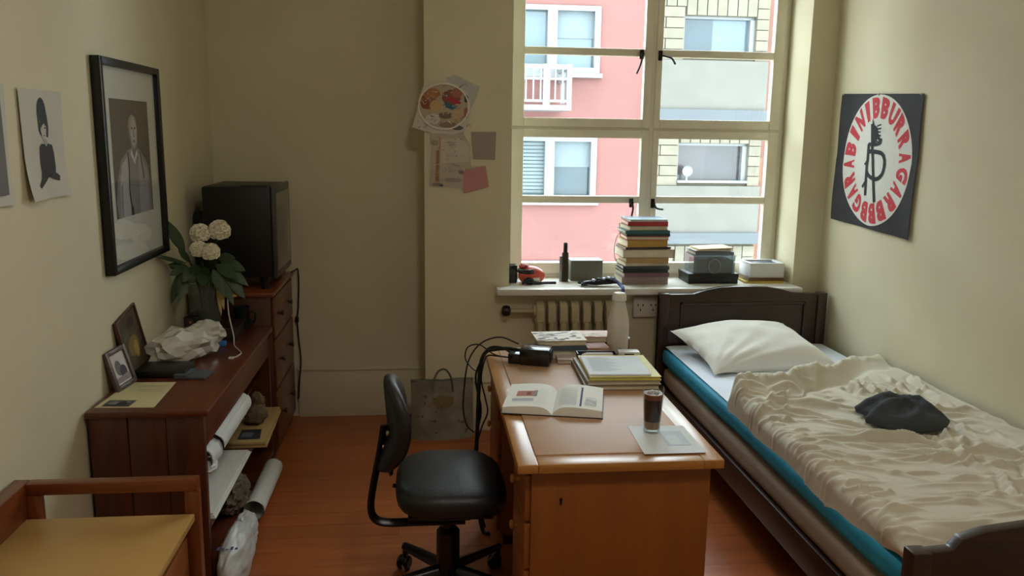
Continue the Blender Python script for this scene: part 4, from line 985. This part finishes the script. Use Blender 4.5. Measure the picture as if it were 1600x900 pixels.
for i, chh in enumerate(letters):
    ang = math.radians(168) - 2*PI*i/len(letters)
    rot = ang-PI/2; c, s = math.cos(rot), math.sin(rot); polys = []
    gp_ = glyph_polys(chh, .12); us = [u for p in gp_ for u, _ in p]; vv_ = [v_ for p in gp_ for _, v_ in p]
    sx_ = (.036 if chh == 'I' else .068)/(max(us)-min(us)); sz_ = .105/(max(vv_)-min(vv_)); um, vm = (max(us)+min(us))/2, (max(vv_)+min(vv_))/2
    for p in gp_:
        q = []
        for u, v_ in p:
            u2, v2 = (u-um)*sx_*(1+.25*(v_-vm)*sz_/.05), (v_-vm)*sz_
            q.append((C0[0]+RM*math.cos(ang)+u2*c-v2*s, C0[1]+RM*1.03*math.sin(ang)+u2*s+v2*c))
        polys.append(('#c23440', q))
    decal_flat('red_letter', polys, .0022)
kk = '#17191b'
def S(pts, w, n=4): return [(kk, p) for p in stroke([(C0[0]+x*1.12, C0[1]+y_*1.08) for x, y_ in pts], w*1.2, n)]
fig = S([(-.045, .17), (-.03, .06), (.0, -.05), (.04, -.19)], .02) + S([(-.065, .075), (-.065, 0), (-.06, -.08), (-.05, -.165)], .021)
fig += S([(-.065, .045), (.0, .045), (.06, .035), (.085, -.01), (.075, -.06), (.03, -.085), (-.03, -.075), (-.06, -.055)], .018) + S([(-.065, .08), (-.02, .078), (.03, .085), (.04, .105)], .014) + S([(.005, .13), (.02, .11), (.028, .095)], .012)
fig += S([(-.06, -.1), (-.085, -.13)], .013, 2) + S([(-.063, .0), (-.085, -.02)], .012, 2) + [(kk, [(C0[0]+x, C0[1]+y_) for x, y_ in ell(-.02, .135, .032, .045)]), (kk, [(C0[0]-.05, C0[1]+.16), (C0[0]-.02, C0[1]+.17), (C0[0]-.05, C0[1]+.215)])]
for q in range(6): fig += S([(.0, .165-.014*q), (.03+.004*(q % 2), .172-.017*q)], .006, 1)
decal_flat('stick_figure', fig, .003)
for u in (-.95, 0, .96):
    p = ban(u, .99); B().lathe([(0, 0), (.006, .001), (.006, .004), (.003, .012), (0, .013)], 10, Matrix.Translation(p+Vector((.002, 0, .004))) @ Matrix.Rotation(-PI/2, 4, 'Y')).build('push_pin', mat('pin_grey', '#b5b5b0', .3), bn)

# ------------------------------------------------------------------ radiator, socket, tote bag
rad = thing('radiator', 'cream cast iron column radiator under the window sill', 'radiator', (.95, 4.538, 0))
rp = mat('cream_radiator_enamel', '#b3a987', .35, .05, 10)
for q in range(8):
    x = -.30+q*.066; s = B()
    for yy in (-.036, 0, .036): s.tube([(x, yy, .13), (x, yy, .68)], .0165, 10, smooth=False)
    s.prism([(-.054, .66), (-.045, .735), (-.022, .765), (.0, .775), (.022, .765), (.045, .735), (.054, .66), (.04, .645), (-.04, .645)], x-.022, x+.022, Matrix(((0, 0, 1, 0), (1, 0, 0, 0), (0, 1, 0, 0), (0, 0, 0, 1))), .006)
    s.prism([(-.054, .15), (-.045, .095), (.045, .095), (.054, .15), (.04, .165), (-.04, .165)], x-.022, x+.022, Matrix(((0, 0, 1, 0), (1, 0, 0, 0), (0, 1, 0, 0), (0, 0, 0, 1))), .006)
    if q in (1, 6): s.box(x-.018, x+.018, -.03, .03, 0, .1, .005)
    s.build('section', rp, rad)
B().cyl((-.335, 0, .715), (-.29, 0, .715), .034, seg=18).cyl((-.47, 0, .715), (-.33, 0, .715), .013).build('inlet_pipe', rp, rad)
B().lathe([(0, -.028), (.02, -.026), (.03, -.015), (.032, .0), (.028, .018), (.012, .026), (0, .027)], 18, Matrix.Translation((-.488, -.0, .717)) @ Matrix.Rotation(PI/2, 4, 'Y')).build('valve_knob', mat('dark_bakelite', '#1d1413', .3), rad)
so = thing('wall_socket', 'white double wall socket plate between radiator and headboard', 'socket', (1.275, YW, .725))
B().box(-.075, .085, -.03, 0, -.058, .058, .004).build('plate', mat('white_socket_plastic', '#d3cfc2', .4), so)
for x in (-.035, .04):
    for dx, dz in ((-.014, .012), (.014, .012), (0, -.016)): B().box(x+dx-.003, x+dx+.003, -.0312, -.0295, dz-.006, dz+.006).build('pin_hole', mat('vent_dark', '', 0), so, 0)
tb = thing('tote_bag', 'grey stained canvas tote bag with a loop handle on the floor by the wall', 'bag', (.105, 4.49, 0), math.radians(3))
canvas = mat('stained_grey_canvas', '#8f8b7c', .85, .2, 9, bump=.2, bscale=80, c2='#6f6a58')
def bagf(s):
    def f_(u, v_):
        x = (u-.5)*.355*(1-.02*math.sin(v_*3)); d = .05*(1-(2*u-1)**4)*(1-.55*v_)+.006*noise.noise(Vector((u*5, v_*5, s)))
        return Vector((x, -s*d+.045*v_*.7, v_*(.335-.012*(1-abs(2*u-1)))))
    return f_
b = B().sheet(bagf(1), 24, 18).sheet(bagf(-1), 24, 18)
bmesh.ops.remove_doubles(b.bm, verts=b.bm.verts, dist=.004); bmesh.ops.recalc_face_normals(b.bm, faces=b.bm.faces[:])
b.build('body', canvas, tb, 60)
st = B(); strap_m = mat('grey_strap', '#6b675d', .8)
st.tube([(-.055, -.012, .27), (-.05, -.006, .335), (-.02, .01, .385), (.02, .01, .39), (.05, -.004, .34), (.058, -.012, .27)], .009, 8, flat=.4); st.build('handle', strap_m, tb)
B().tube([(-.175, .026, .328), (-.06, .02, .326), (.06, .02, .326), (.175, .026, .33)], .006, 6).build('rim', strap_m, tb)
rr = random.Random(5); mk = []
for _ in range(26): mk.append((rr.choice(['#7b5a3c', '#5e5a4a', '#8a7a55', '#57534a', '#7a6a4a']), ell(rr.uniform(-.15, .15), rr.uniform(.03, .25), rr.uniform(.005, .013), rr.uniform(.004, .011), 9)))
mk.append(('#796746', [(-.03, .17), (.03, .18), (.06, .2), (.065, .24), (-.02, .255), (-.05, .23)]))
decal('stains', tb, mk, lambda u, v_, of: bagf(1)(u/.355+.5, v_/.33)+Vector((0, -of-.002, 0)), .85)['kind'] = 'stuff'

# ------------------------------------------------------------------ books
page_m = mat('book_pages', '#d9d0b8', .85, .06, 40)
def book(name, label, loc, w, d, t, rz, cover, group=None, rot=None, spine='front', cov_rough=.45, pages=None, cat='book'):
    """lying book: w along x, d along y, t thick; spine faces front(-y), back, left or right"""
    o = thing(name, label, cat, loc, rz, group)
    cm = mat('book_cover_'+cover.strip('#'), cover, cov_rough, .08, 18); c = min(.003, t*.18)
    k = B(); k.box(-w/2, w/2, -d/2, d/2, 0, c).box(-w/2, w/2, -d/2, d/2, t-c, t)
    if spine == 'front': k.box(-w/2, w/2, -d/2, -d/2+c, c, t-c)
    elif spine == 'back': k.box(-w/2, w/2, d/2-c, d/2, c, t-c)
    elif spine == 'left': k.box(-w/2, -w/2+c, -d/2, d/2, c, t-c)
    else: k.box(w/2-c, w/2, -d/2, d/2, c, t-c)
    k.build('cover', cm, o, 0); e_ = .004
    B().box(-w/2+(c if spine == 'left' else e_), w/2-(c if spine == 'right' else e_), -d/2+(c if spine == 'front' else e_), d/2-(c if spine == 'back' else e_), c, t-c).build('pages', pages or page_m, o, 0)
    return o
SZ = .848
order = ['bottom', 'second', 'third', 'fourth', 'fifth', 'sixth', 'seventh', 'eighth', 'ninth', 'tenth', 'eleventh', 'twelfth', 'thirteenth', 'fourteenth', 'topmost']
stack = [(.040, .275, '#8f8078', 'greyish', 'front'), (.025, .27, '#7d5a66', 'mauve', 'front'), (.016, .265, '#17181c', 'black', 'front'), (.019, .27, '#39404c', 'slate blue', 'front'),
         (.020, .262, '#b7a98a', 'beige', 'back'), (.026, .25, '#b08e57', 'tan', 'front'), (.046, .305, '#9d8c70', 'thick brown', 'right'), (.011, .27, '#3c2b35', 'dark plum', 'front'),
         (.038, .24, '#b8933f', 'mustard', 'front'), (.021, .25, '#b3473a', 'brick red', 'back'), (.012, .255, '#2c2f33', 'charcoal', 'front'), (.019, .262, '#2f6a6b', 'teal', 'front'),
         (.024, .232, '#8e8c70', 'olive grey', 'back'), (.022, .232, '#b5323a', 'bright red', 'front'), (.013, .225, '#9fb4c6', 'pale blue', 'back')]
z = SZ; rb = random.Random(3)
for i, (t, w, c, nm, sp) in enumerate(stack):
    t *= 1.07
    x = 1.275+rb.uniform(-.008, .008)+(.012 if i in (6,) else 0); lab = 'book with %s cover, %s in the tall stack on the sill' % (nm, order[i] if i in (0, 14) else order[i]+' from the bottom')
    book('book', lab, (x, 4.715+rb.uniform(-.006, .006), z), w, .19+rb.uniform(-.012, .01), t-.0008, math.radians(rb.uniform(-3, 5)), c, 'stacked books on the window sill', spine=sp)
    z += t
# other things on the sill
o = thing('black_box', 'flat black box under the clear plastic box on the sill', 'box', (1.685, 4.735, SZ)); bk2 = mat('black_card', '#0d0d10', .4)
B().box(-.15, .15, -.10, .09, 0, .058, .003).build('base', bk2, o); B().box(-.152, .152, -.102, .092, .03, .06, .003).build('lid', bk2, o)
o = thing('clear_plastic_box', 'clear plastic box with dark lining and a looped cord on the sill', 'box', (1.69, 4.73, SZ+.0605)); pc = clear('clear_box_plastic', '#e4eef2', .25, .05, .12)
b = B(); b.box(-.125, .125, -.085, -.083, 0, .1).box(-.125, .125, .078, .08, 0, .1).box(-.125, -.123, -.083, .078, 0, .1).box(.123, .125, -.083, .078, 0, .1).box(-.123, .123, -.083, .078, 0, .002).build('shell', pc, o, 0)
B().box(-.105, .118, -.078, .07, .003, .078, .003).build('lining', mat('dark_grey_lining', '#3d3f45', .6), o)
B().tube([(.0+.035*math.cos(a_), -.0875, .042+.042*math.sin(a_)) for a_ in [i*PI/6 for i in range(12)]], .0035, 6, 3, closed=True).build('cord_loop', mat('grey_cord', '#8b8f96', .5), o)
b = B(); b.box(-.13, .13, -.09, .085, .1, .104, .001).build('lid', pc, o, 0)
book('booklet', 'grey booklet lying on the clear plastic box', (1.69, 4.735, SZ+.166), .235, .16, .018, math.radians(2), '#6f7682', 'papers on the clear plastic box', spine='front')
o = thing('envelope_pile', 'loose cream and brown envelopes lying on the grey booklet', 'envelope', (1.685, 4.73, SZ+.185), 0)
for q, (c, t_) in enumerate((('#dfe3ea', .0), ('#c9b182', .012), ('#e3d6ac', .014))):
    B().box(-.11+q*.008, .115, -.075, .075, 0, .004, M=Matrix.Translation((0, 0, .004+q*.006)) @ Matrix.Rotation(-t_*2.2, 4, 'Y') @ Matrix.Rotation(.04*q, 4, 'Z')).build('envelope', mat('envelope_'+c.strip('#'), c, .8), o, 0)
o = thing('white_box', 'white cardboard box with a dark recessed top on the sill', 'box', (2.02, 4.745, SZ+.03)); wc = mat('white_card', '#dcdcda', .6, .03)
b = B(); b.box(-.105, .105, -.085, .085, 0, .07, .002).box(-.105, -.09, -.085, .085, .07, .086).box(.09, .105, -.085, .085, .07, .086).box(-.09, .09, -.085, -.07, .07, .086).box(-.09, .09, .07, .085, .07, .086).build('body', wc, o)
B().box(-.09, .09, -.07, .07, .07, .076).build('insert', mat('slate_insert', '#5a6672', .4), o, 0)
book('magazine', 'yellow magazine under the white box on the sill', (2.0, 4.735, SZ), .235, .19, .012, math.radians(-3), '#c8b04a', spine='front')
book('magazine', 'orange and black magazine between yellow magazine and white box', (2.01, 4.74, SZ+.0125), .22, .18, .016, math.radians(2), '#6d4a2c', spine='front')
# red and white cap-like toy with goggles, and a small black speaker
o = thing('toy_helmet', 'small red and white helmet with black goggles on the sill', 'helmet', (.615, 4.70, SZ), math.radians(-18))
hm = B(); t_ = bmesh.new(); bmesh.ops.create_icosphere(t_, subdivisions=4, radius=1)
for v in t_.verts:
    x, y_, z_ = v.co; v.co = (x*.078*(1.0+.12*x), y_*.058, max(z_, -.75)*.056+.044)
hm._join(t_); ho = hm.build('shell', mat('coral_red_shell', '#c9503f', .3, .06, 6, spec=.6), o, 60)
def hw(u, v_):
    a_ = -.2+u*(PI+.4); r = 1.02; th = -.72+v_*.6
    return Vector((.078*r*math.cos(th)*math.cos(a_-PI/2)*1.05, .058*r*math.cos(th)*math.sin(a_-PI/2), .044+.056*math.sin(th)*r))
B().sheet(hw, 24, 8).build('white_panel', mat('cream_white_shell', '#e4dccd', .35), o, 60)
B().tube([(-.06, -.034, .075), (-.03, -.052, .072), (.005, -.056, .072), (.03, -.05, .075)], .014, 10, flat=1).build('goggles', blk, o)
B().blob((-.035, -.01, .096), (.03, .03, .016), 3, .15, 2, 3).build('crest', mat('red_crest', '#a8383a', .5), o)
o = thing('mini_speaker', 'small black speaker beside the toy helmet on the sill', 'speaker', (.512, 4.72, SZ)); 
B().box(-.028, .028, -.03, .03, 0, .105, .008).build('case', blk, o); B().cyl((0, -.0295, .06), (0, -.033, .06), .02, seg=18).build('cone', mat('speaker_cone', '#2a2a2c', .6), o)
single('dark_strap', B().tube([(-.04, -.02, .01), (0, -.03, .02), (.05, -.01, .008), (.09, .01, .006), (.13, .012, .006), (.16, .01, .006)], .009, 8, flat=.5).blob((.0, -.01, .02), (.03, .025, .02), 3, .3, 2, 5), mat('navy_strap', '#1b1f2b', .7), 'dark strap bundle lying beside the toy helmet', 'strap', (.60, 4.645, SZ))
o = thing('spray_can', 'tall slim dark metal can standing on the sill', 'can', (.825, 4.74, SZ))
B().lathe([(0, 0), (.020, 0), (.020, .165), (.016, .172), (0, .172)], 20).build('body', mat('dark_bronze_metal', '#3b322c', .3, metal=.5), o); B().lathe([(0, .172), (.013, .172), (.013, .222), (.009, .228), (0, .228)], 16).build('cap', blk, o); B().box(-.034, -.018, -.012, .012, 0, .15, .003).build('side_clip', mat('pewter', '#8b8a86', .35, metal=.6), o)
o = thing('grey_box', 'grey cardboard box standing behind the slim can on the sill', 'box', (.955, 4.80, SZ)); gc = mat('grey_olive_card', '#6d6c60', .7)
B().box(-.095, .095, -.055, .055, 0, .118, .003).build('body', gc, o); B().box(-.096, .096, -.056, .056, .118, .122, .002).build('lid', mat('pale_grey_lid', '#9fb0b5', .5), o)
def tangle(seed, n, ext, r, zmax):
    rn = random.Random(seed); pts = [(rn.uniform(-ext[0], ext[0]), rn.uniform(-ext[1], ext[1]), r+rn.uniform(0, zmax)) for _ in range(n)]
    return B().tube(pts, r, 7, 6)
single('cable_bundle', tangle(4, 22, (.115, .04), .008, .04), mat('black_cable', '#111217', .45), 'tangled black cables heaped on the sill by the book stack', 'cables', (.985, 4.585, SZ))
single('blue_strap', B().tube([(-.04, .02, .02), (.0, 0, .04), (.03, -.03, .03), (.05, -.07, .012), (.05, -.122, .0), (.046, -.136, -.06), (.05, -.14, -.10)], .010, 8, flat=.35).blob((.03, -.142, -.12), (.035, .012, .035), 3, .3, 2.5, 2), mat('blue_webbing', '#46558f', .7), 'blue webbing strap hanging over the sill edge by the bottle', 'strap', (1.06, 4.60, SZ))
o = thing('silver_clasp', 'pale metal clasps lying in the cable tangle', 'clasp', (1.0, 4.57, SZ+.03))
for q in range(4): B().box(-.05+q*.03, -.035+q*.03, -.02, .005+.01*(q % 2), .005*q, .014+.004*q, .003).build('buckle', mat('pale_blue_metal', '#b5c4dc', .3, metal=.4), o)
single('thin_cord', B().tube([(1.125, 4.60, 1.16), (1.10, 4.60, 1.14), (1.082, 4.60, 1.08), (1.085, 4.60, 1.01), (1.105, 4.60, .975), (1.125, 4.60, .965)], .0018, 6), mat('dark_red_cord', '#5c3a3a', .5), 'thin cord looping out of the tall book stack', 'cord')

# ------------------------------------------------------------------ things on the desk
TZ = DZ+.0037
ob = thing('open_book', 'thick open book with printed pages lying on the desk', 'book', (.462, 2.80, TZ), math.radians(-13))
Wd, Ln = .170, .265
def prof(s, t): # height of the page surface at distance s from the spine
    k_ = s/Wd
    return t*(1-math.exp(-k_*9))*(1-.35*k_*k_)+.004
def page(sd, t):
    def f_(u, v_, of=0):
        s = u*Wd*(1-.0*v_); return Vector((sd*s, (v_-.5)*Ln, prof(s, t)+of))
    return f_
for sd, t in ((-1, .030), (1, .034)):
    f_ = page(sd, t)
    g = bmesh.new(); nu = 22
    top = [[g.verts.new(f_(i/nu, j)) for j in (0, 1)] for i in range(nu+1)]; bot = [[g.verts.new((p.co.x*(1.0 if i else 1), p.co.y, .003)) for p in top[i]] for i in range(nu+1)]
    for i in range(nu):
        g.faces.new((top[i][0], top[i+1][0], top[i+1][1], top[i][1])); g.faces.new((bot[i][0], bot[i][1], bot[i+1][1], bot[i+1][0]))
        g.faces.new((top[i][0], bot[i][0], bot[i+1][0], top[i+1][0])); g.faces.new((top[i][1], top[i+1][1], bot[i+1][1], bot[i][1]))
    g.faces.new((top[nu][0], bot[nu][0], bot[nu][1], top[nu][1])); g.faces.new((top[0][0], top[0][1], bot[0][1], bot[0][0]))
    bmesh.ops.recalc_face_normals(g, faces=g.faces[:])
    q = B(); q._join(g); q.build('page_block', mat('white_book_pages', '#eeeee8', .8, .02, 30), ob, 30)
    B().box(min(0, sd*(Wd+.004)), max(0, sd*(Wd+.004)), -Ln/2-.004, Ln/2+.004, 0, .003).build('cover', mat('dark_book_board', '#3b2f28', .5), ob, 0)
def on_page(sd, t): return lambda u, v_, of: Vector((sd*u, v_, prof(u, t)+of))
def strip(c, u0, u1, v0, v1, n=6): return [(c, [(u0+(u1-u0)*i/n, v0), (u0+(u1-u0)*(i+1)/n, v0), (u0+(u1-u0)*(i+1)/n, v1), (u0+(u1-u0)*i/n, v1)]) for i in range(n)]
pl = strip('#b0705a', .075, .135, -.02, .04)+strip('#7a3f35', .085, .10, -.012, .025)+strip('#8d8a90', .062, .075, -.02, .045)
for q in range(4): pl += strip('#a9b0b8', .07, .145, -.05-q*.009, -.046-q*.009)
for q in range(9): pl += strip('#cfd0cc', .025, .055, -.09+q*.018, -.087+q*.018)
decal('printed_page', ob, pl, on_page(-1, .030), .8)
pr = strip('#3a4a6a', .092, .099, -.115, .10)
for q in range(12): pr += strip('#bfc6cc', .02, .08, -.10+q*.016, -.096+q*.016)
for q in range(6): pr += strip('#a9b4c6', .11, .15, -.095+q*.014, -.091+q*.014)
decal('printed_page', ob, pr, on_page(1, .034), .8)
# stack with yellow pad
book('book', 'brown book at the bottom of the desk stack with the yellow pad', (.748, 3.12, TZ), .285, .36, .020, math.radians(-2), '#7d6a58', 'desk stack', spine='left')
book('book', 'grey beige book under the yellow pad on the desk', (.752, 3.11, TZ+.0205), .28, .34, .016, math.radians(-1), '#9a8f84', 'desk stack', spine='left')
book('notepad', 'yellow pad lying on the grey beige book', (.76, 3.10, TZ+.037), .272, .31, .014, math.radians(-2), '#c8bd4e', 'desk stack', spine='left', pages=mat('yellow_pad_pages', '#d8d27c', .8))
o = thing('printed_sheets', 'white printed sheets lying on the yellow pad', 'paper', (.742, 3.09, TZ+.0515), math.radians(-3))
B().box(-.118, .118, -.135, .125, 0, .003).build('lower_sheets', white_p, o, 0); B().box(-.116, .12, -.13, .128, .0032, .0062).build('top_sheet', mat('bluish_white_paper', '#e4ebf0', .75, .02), o, 0)
decal('text', o, [('#b5bfc6', [(-.095+q*.0, .10-q*.015), (-.02+.02*(q % 3), .10-q*.015), (-.02+.02*(q % 3), .096-q*.015), (-.095, .096-q*.015)]) for q in range(13)], flat_to3(.0062))
o = thing('pencil_tray', 'dark pencil tray with pale pens behind the printed sheets', 'tray', (.735, 3.285, TZ+.037), math.radians(-3))
B().box(-.105, .06, -.028, .022, 0, .006).box(-.105, -.1, -.028, .022, .006, .02).box(.055, .06, -.028, .022, .006, .02).box(-.1, .055, .018, .022, .006, .02).build('tray', mat('dark_navy_tray', '#2a2c38', .4), o, 0)
for q, c in enumerate(('#d9cfc2', '#cfc3b8', '#bfb4b0')): B().cyl((-.085+q*.01, -.018+q*.011, .012), (.045, -.014+q*.011, .012), .005).build('pen', mat('pen_'+c.strip('#'), c, .4), o)
o = thing('adapter_block', 'small white rounded charger block on the desk stack', 'charger', (.85, 3.292, TZ+.0365), math.radians(-4)); B().box(-.045, .045, -.025, .025, 0, .024, .006).build('body', mat('white_plastic', '#dedede', .35), o); B().box(-.02, .02, -.0255, -.02, .008, .016).build('port', mat('vent_dark', '', 0), o, 0)
# milk bottle
mb = thing('milk_bottle', 'tall white glazed bottle standing at the far end of the desk', 'bottle', (.842, 3.455, TZ)); bw_ = mat('white_bottle_glaze', '#cfcabd', .3, .05, 12, spec=.6)
B().lathe([(0, 0), (.042, 0), (.046, .006), (.047, .13), (.044, .165), (.034, .205), (.027, .232), (.0262, .245), (0, .245)], 32).build('body', bw_, mb, 60); B().lathe([(.026, .238), (.031, .242), (.031, .254), (.029, .262), (.029, .268), (.024, .274), (0, .275)], 24).build('cap', mat('white_bottle_cap', '#e0ddd3', .4), mb, 40)
decal('small_mark', mb, [('#6f6a62', ell(0, 0, .006, .007, 12)), ('#cfcabd', ell(0, .002, .003, .003, 10))], lambda u, v_, of: Vector((u, -.0468-of, .035+v_)))
# books at the far end
book('book', 'pale thick book at the bottom of the stack beside the black adapter', (.592, 3.475, TZ), .20, .155, .034, math.radians(3), '#c3b79d', 'books at the far end of the desk', spine='back')
book('book', 'slate blue book in the middle of the stack beside the black adapter', (.59, 3.475, TZ+.0345), .21, .16, .022, math.radians(-2), '#4f5c66', 'books at the far end of the desk', spine='front')
pat = book('book', 'book with blue and brown patterned cover on the slate blue book', (.585, 3.48, TZ+.057), .215, .17, .022, math.radians(2), '#cbbfa6', 'books at the far end of the desk', spine='back')
rn = random.Random(11); pa = []
for q in range(40):
    x, y_ = rn.uniform(-.095, .085), rn.uniform(-.075, .07); pa.append((rn.choice(['#5f6f96', '#8a97b8', '#a88a6c', '#e3dfd6', '#4b4a58', '#b7a58a']), ell(x, y_, rn.uniform(.008, .022), rn.uniform(.003, .008), 10)))
decal('cover_pattern', pat, pa, flat_to3(.022))
book('book', 'dark red book under the pink patterned book', (.74, 3.555, TZ), .15, .10, .045, 0, '#5d2c2c', 'books at the far end of the desk', spine='front')
pk = book('book', 'pink and cream patterned book on the dark red book', (.742, 3.547, TZ+.0455), .165, .115, .026, math.radians(-2), '#caa58e', 'books at the far end of the desk', spine='back')
pa = []
for q in range(16): pa.append((rn.choice(['#e6dccb', '#d8b9a0', '#c9a48c', '#e9e4d8', '#b99a80']), ell(rn.uniform(-.08, .08), rn.uniform(-.05, .05), rn.uniform(.012, .03), rn.uniform(.004, .01), 12)))
decal('cover_pattern', pk, pa, flat_to3(.026))
o = thing('card_box', 'small reddish brown box with a cream rim beside the bottle', 'box', (.742, 3.425, TZ), math.radians(3)); B().box(-.046, .046, -.042, .042, 0, .036, .002).build('body', mat('wood_brown_card', '#8a5f45', .6), o); B().box(-.048, .048, -.044, .044, .036, .05, .002).build('lid', mat('cream_card_rim', '#c0977f', .6), o); B().box(-.038, .038, -.034, .034, .05, .0512).build('lid_inset', mat('dusty_red_card', '#8d4a44', .6), o, 0)
book('pocket_book', 'small white pocket book lying beside the black adapter', (.592, 3.362, TZ), .066, .09, .018, math.radians(-3), '#d5c4c0', spine='left')
o = thing('tissue_box', 'red brown box with a pale blue top beyond the bottle', 'box', (.862, 3.562, TZ), math.radians(-2)); B().box(-.034, .05, -.045, .04, 0, .05, .002).build('body', mat('red_brown_card', '#6c3a33', .6), o); B().box(-.036, .052, -.047, .042, .05, .058, .001).build('top', mat('pale_blue_card', '#cfdcea', .6), o, 0)
# adapter with cables
ps = thing('power_adapter', 'chunky black power adapter on the desk trailing cables', 'adapter', (.455, 3.335, TZ), math.radians(-17)); pm = mat('black_glossy_plastic', '#0b0c0e', .22, .1, 20, spec=.7)
B().box(-.05, .075, -.048, .048, 0, .07, .006).build('body', pm, ps); B().box(-.10, -.05, -.04, .035, 0, .045, .006).build('plug_block', pm, ps); B().box(.0752, .0765, -.036, .036, .012, .06, .003).build('socket_face', mat('vent_dark', '', 0), ps)
B().box(-.042, .068, -.04, .04, .0695, .0712, .001).build('glare_plate', mat('silver_glare', '#5b6066', .12, metal=.6), ps); B().box(-.095, -.055, -.03, .025, .0445, .0458, .001).build('glare_plate', mat('silver_glare', '', 0), ps)  # silver plates stand in for the glare on top of the adapter
def cable(name, label, pts, r=.005): single(name, B().tube(pts, r, 7, 6), cord_m, label, 'cable', group='cables hanging off the desk')
cable('adapter_cable', 'thick black cable bundle running from the adapter down to the floor', [(.40, 3.37, .80), (.36, 3.40, .80), (.31, 3.43, .79), (.265, 3.44, .775), (.243, 3.44, .72), (.235, 3.43, .60), (.23, 3.42, .45), (.225, 3.40, .30), (.23, 3.36, .12), (.25, 3.33, .012), (.275, 3.30, .008)], .0085)
cable('adapter_cable', 'black cable twisting close around the thick bundle off the desk', [(.365, 3.375, .79), (.33, 3.42, .80), (.28, 3.45, .79), (.25, 3.45, .74), (.222, 3.44, .66), (.245, 3.43, .52), (.225, 3.42, .40), (.22, 3.40, .26), (.24, 3.37, .10), (.262, 3.36, .01)], .005)
cable('adapter_cable', 'thin black cable making a wide loop beside the desk toward the tote bag', [(.40, 3.40, .82), (.33, 3.48, .83), (.25, 3.50, .80), (.195, 3.48, .73), (.175, 3.46, .62), (.17, 3.45, .52), (.185, 3.44, .45), (.215, 3.43, .42)], .0035)
cable('adapter_cable', 'thin black cable looping high over the desk corner', [(.36, 3.36, .77), (.30, 3.44, .765), (.24, 3.47, .80), (.19, 3.47, .79), (.178, 3.46, .745), (.20, 3.45, .71), (.225, 3.44, .69)], .003)
cable('adapter_cable', 'thin black cable bowing out toward the desk drawers', [(.37, 3.34, .775), (.31, 3.40, .768), (.272, 3.42, .764), (.256, 3.42, .735), (.245, 3.42, .66), (.262, 3.41, .58), (.272, 3.40, .52), (.25, 3.40, .46), (.232, 3.40, .40)], .0035)
# drink on a sheet of paper
o = thing('paper_sheet', 'white sheet with a pale picture lying under the drink glass', 'paper', (.752, 2.435, TZ)); 
B().prism([(-.092, -.122), (.10, -.122), (.10, .113), (-.085, .122)], 0, .0012).build('sheet', mat('bluish_white_paper', '', 0), o, 0)
decal('pale_picture', o, [('#b9c4cc', [(.0, -.06), (.075, -.06), (.075, .065), (.0, .065)]), ('#c9d2d6', [(.01, -.05), (.05, -.05), (.05, .03), (.01, .03)])], flat_to3(.0012))
gl = thing('drink_glass', 'tall clear glass of iced dark drink standing on the white sheet', 'glass', (.733, 2.50, TZ+.0014))
B().lathe([(0, 0), (.024, 0), (.0265, .003), (.0345, .148), (.0338, .151), (.0325, .148), (.0248, .014), (0, .012)], 36).build('tumbler', clear('drinking_glass', '#f4f7f5', .16, .02, .0), gl, 60)
def liq(z0, z1): r = lambda q: .0245+(.0322-.0245)*(q-.013)/(.148-.013); return [(0, z0), (r(z0), z0), (r(z1), z1), (0, z1)]
B().lathe(liq(.014, .038), 30).build('milky_layer', mat('caramel_milk', '#bb8a58', .3, .2, 40, c2='#8d5a36'), gl, 60)
B().lathe(liq(.0382, .112), 30).build('dark_layer', mat('dark_cola', '#35120a', .3, .1, 10, spec=.2), gl, 60)
B().lathe(liq(.1122, .130), 30).build('red_layer', mat('red_brown_cola', '#8f4630', .3, .2, 60), gl, 60)
for q in range(4): B().blob((.012*math.cos(q*1.7), .012*math.sin(q*1.7), .131), (.009, .008, .007), 2, .15, 2, q).build('ice_cube', clear('ice', '#f2f4f2', .3, .1, .35), gl)
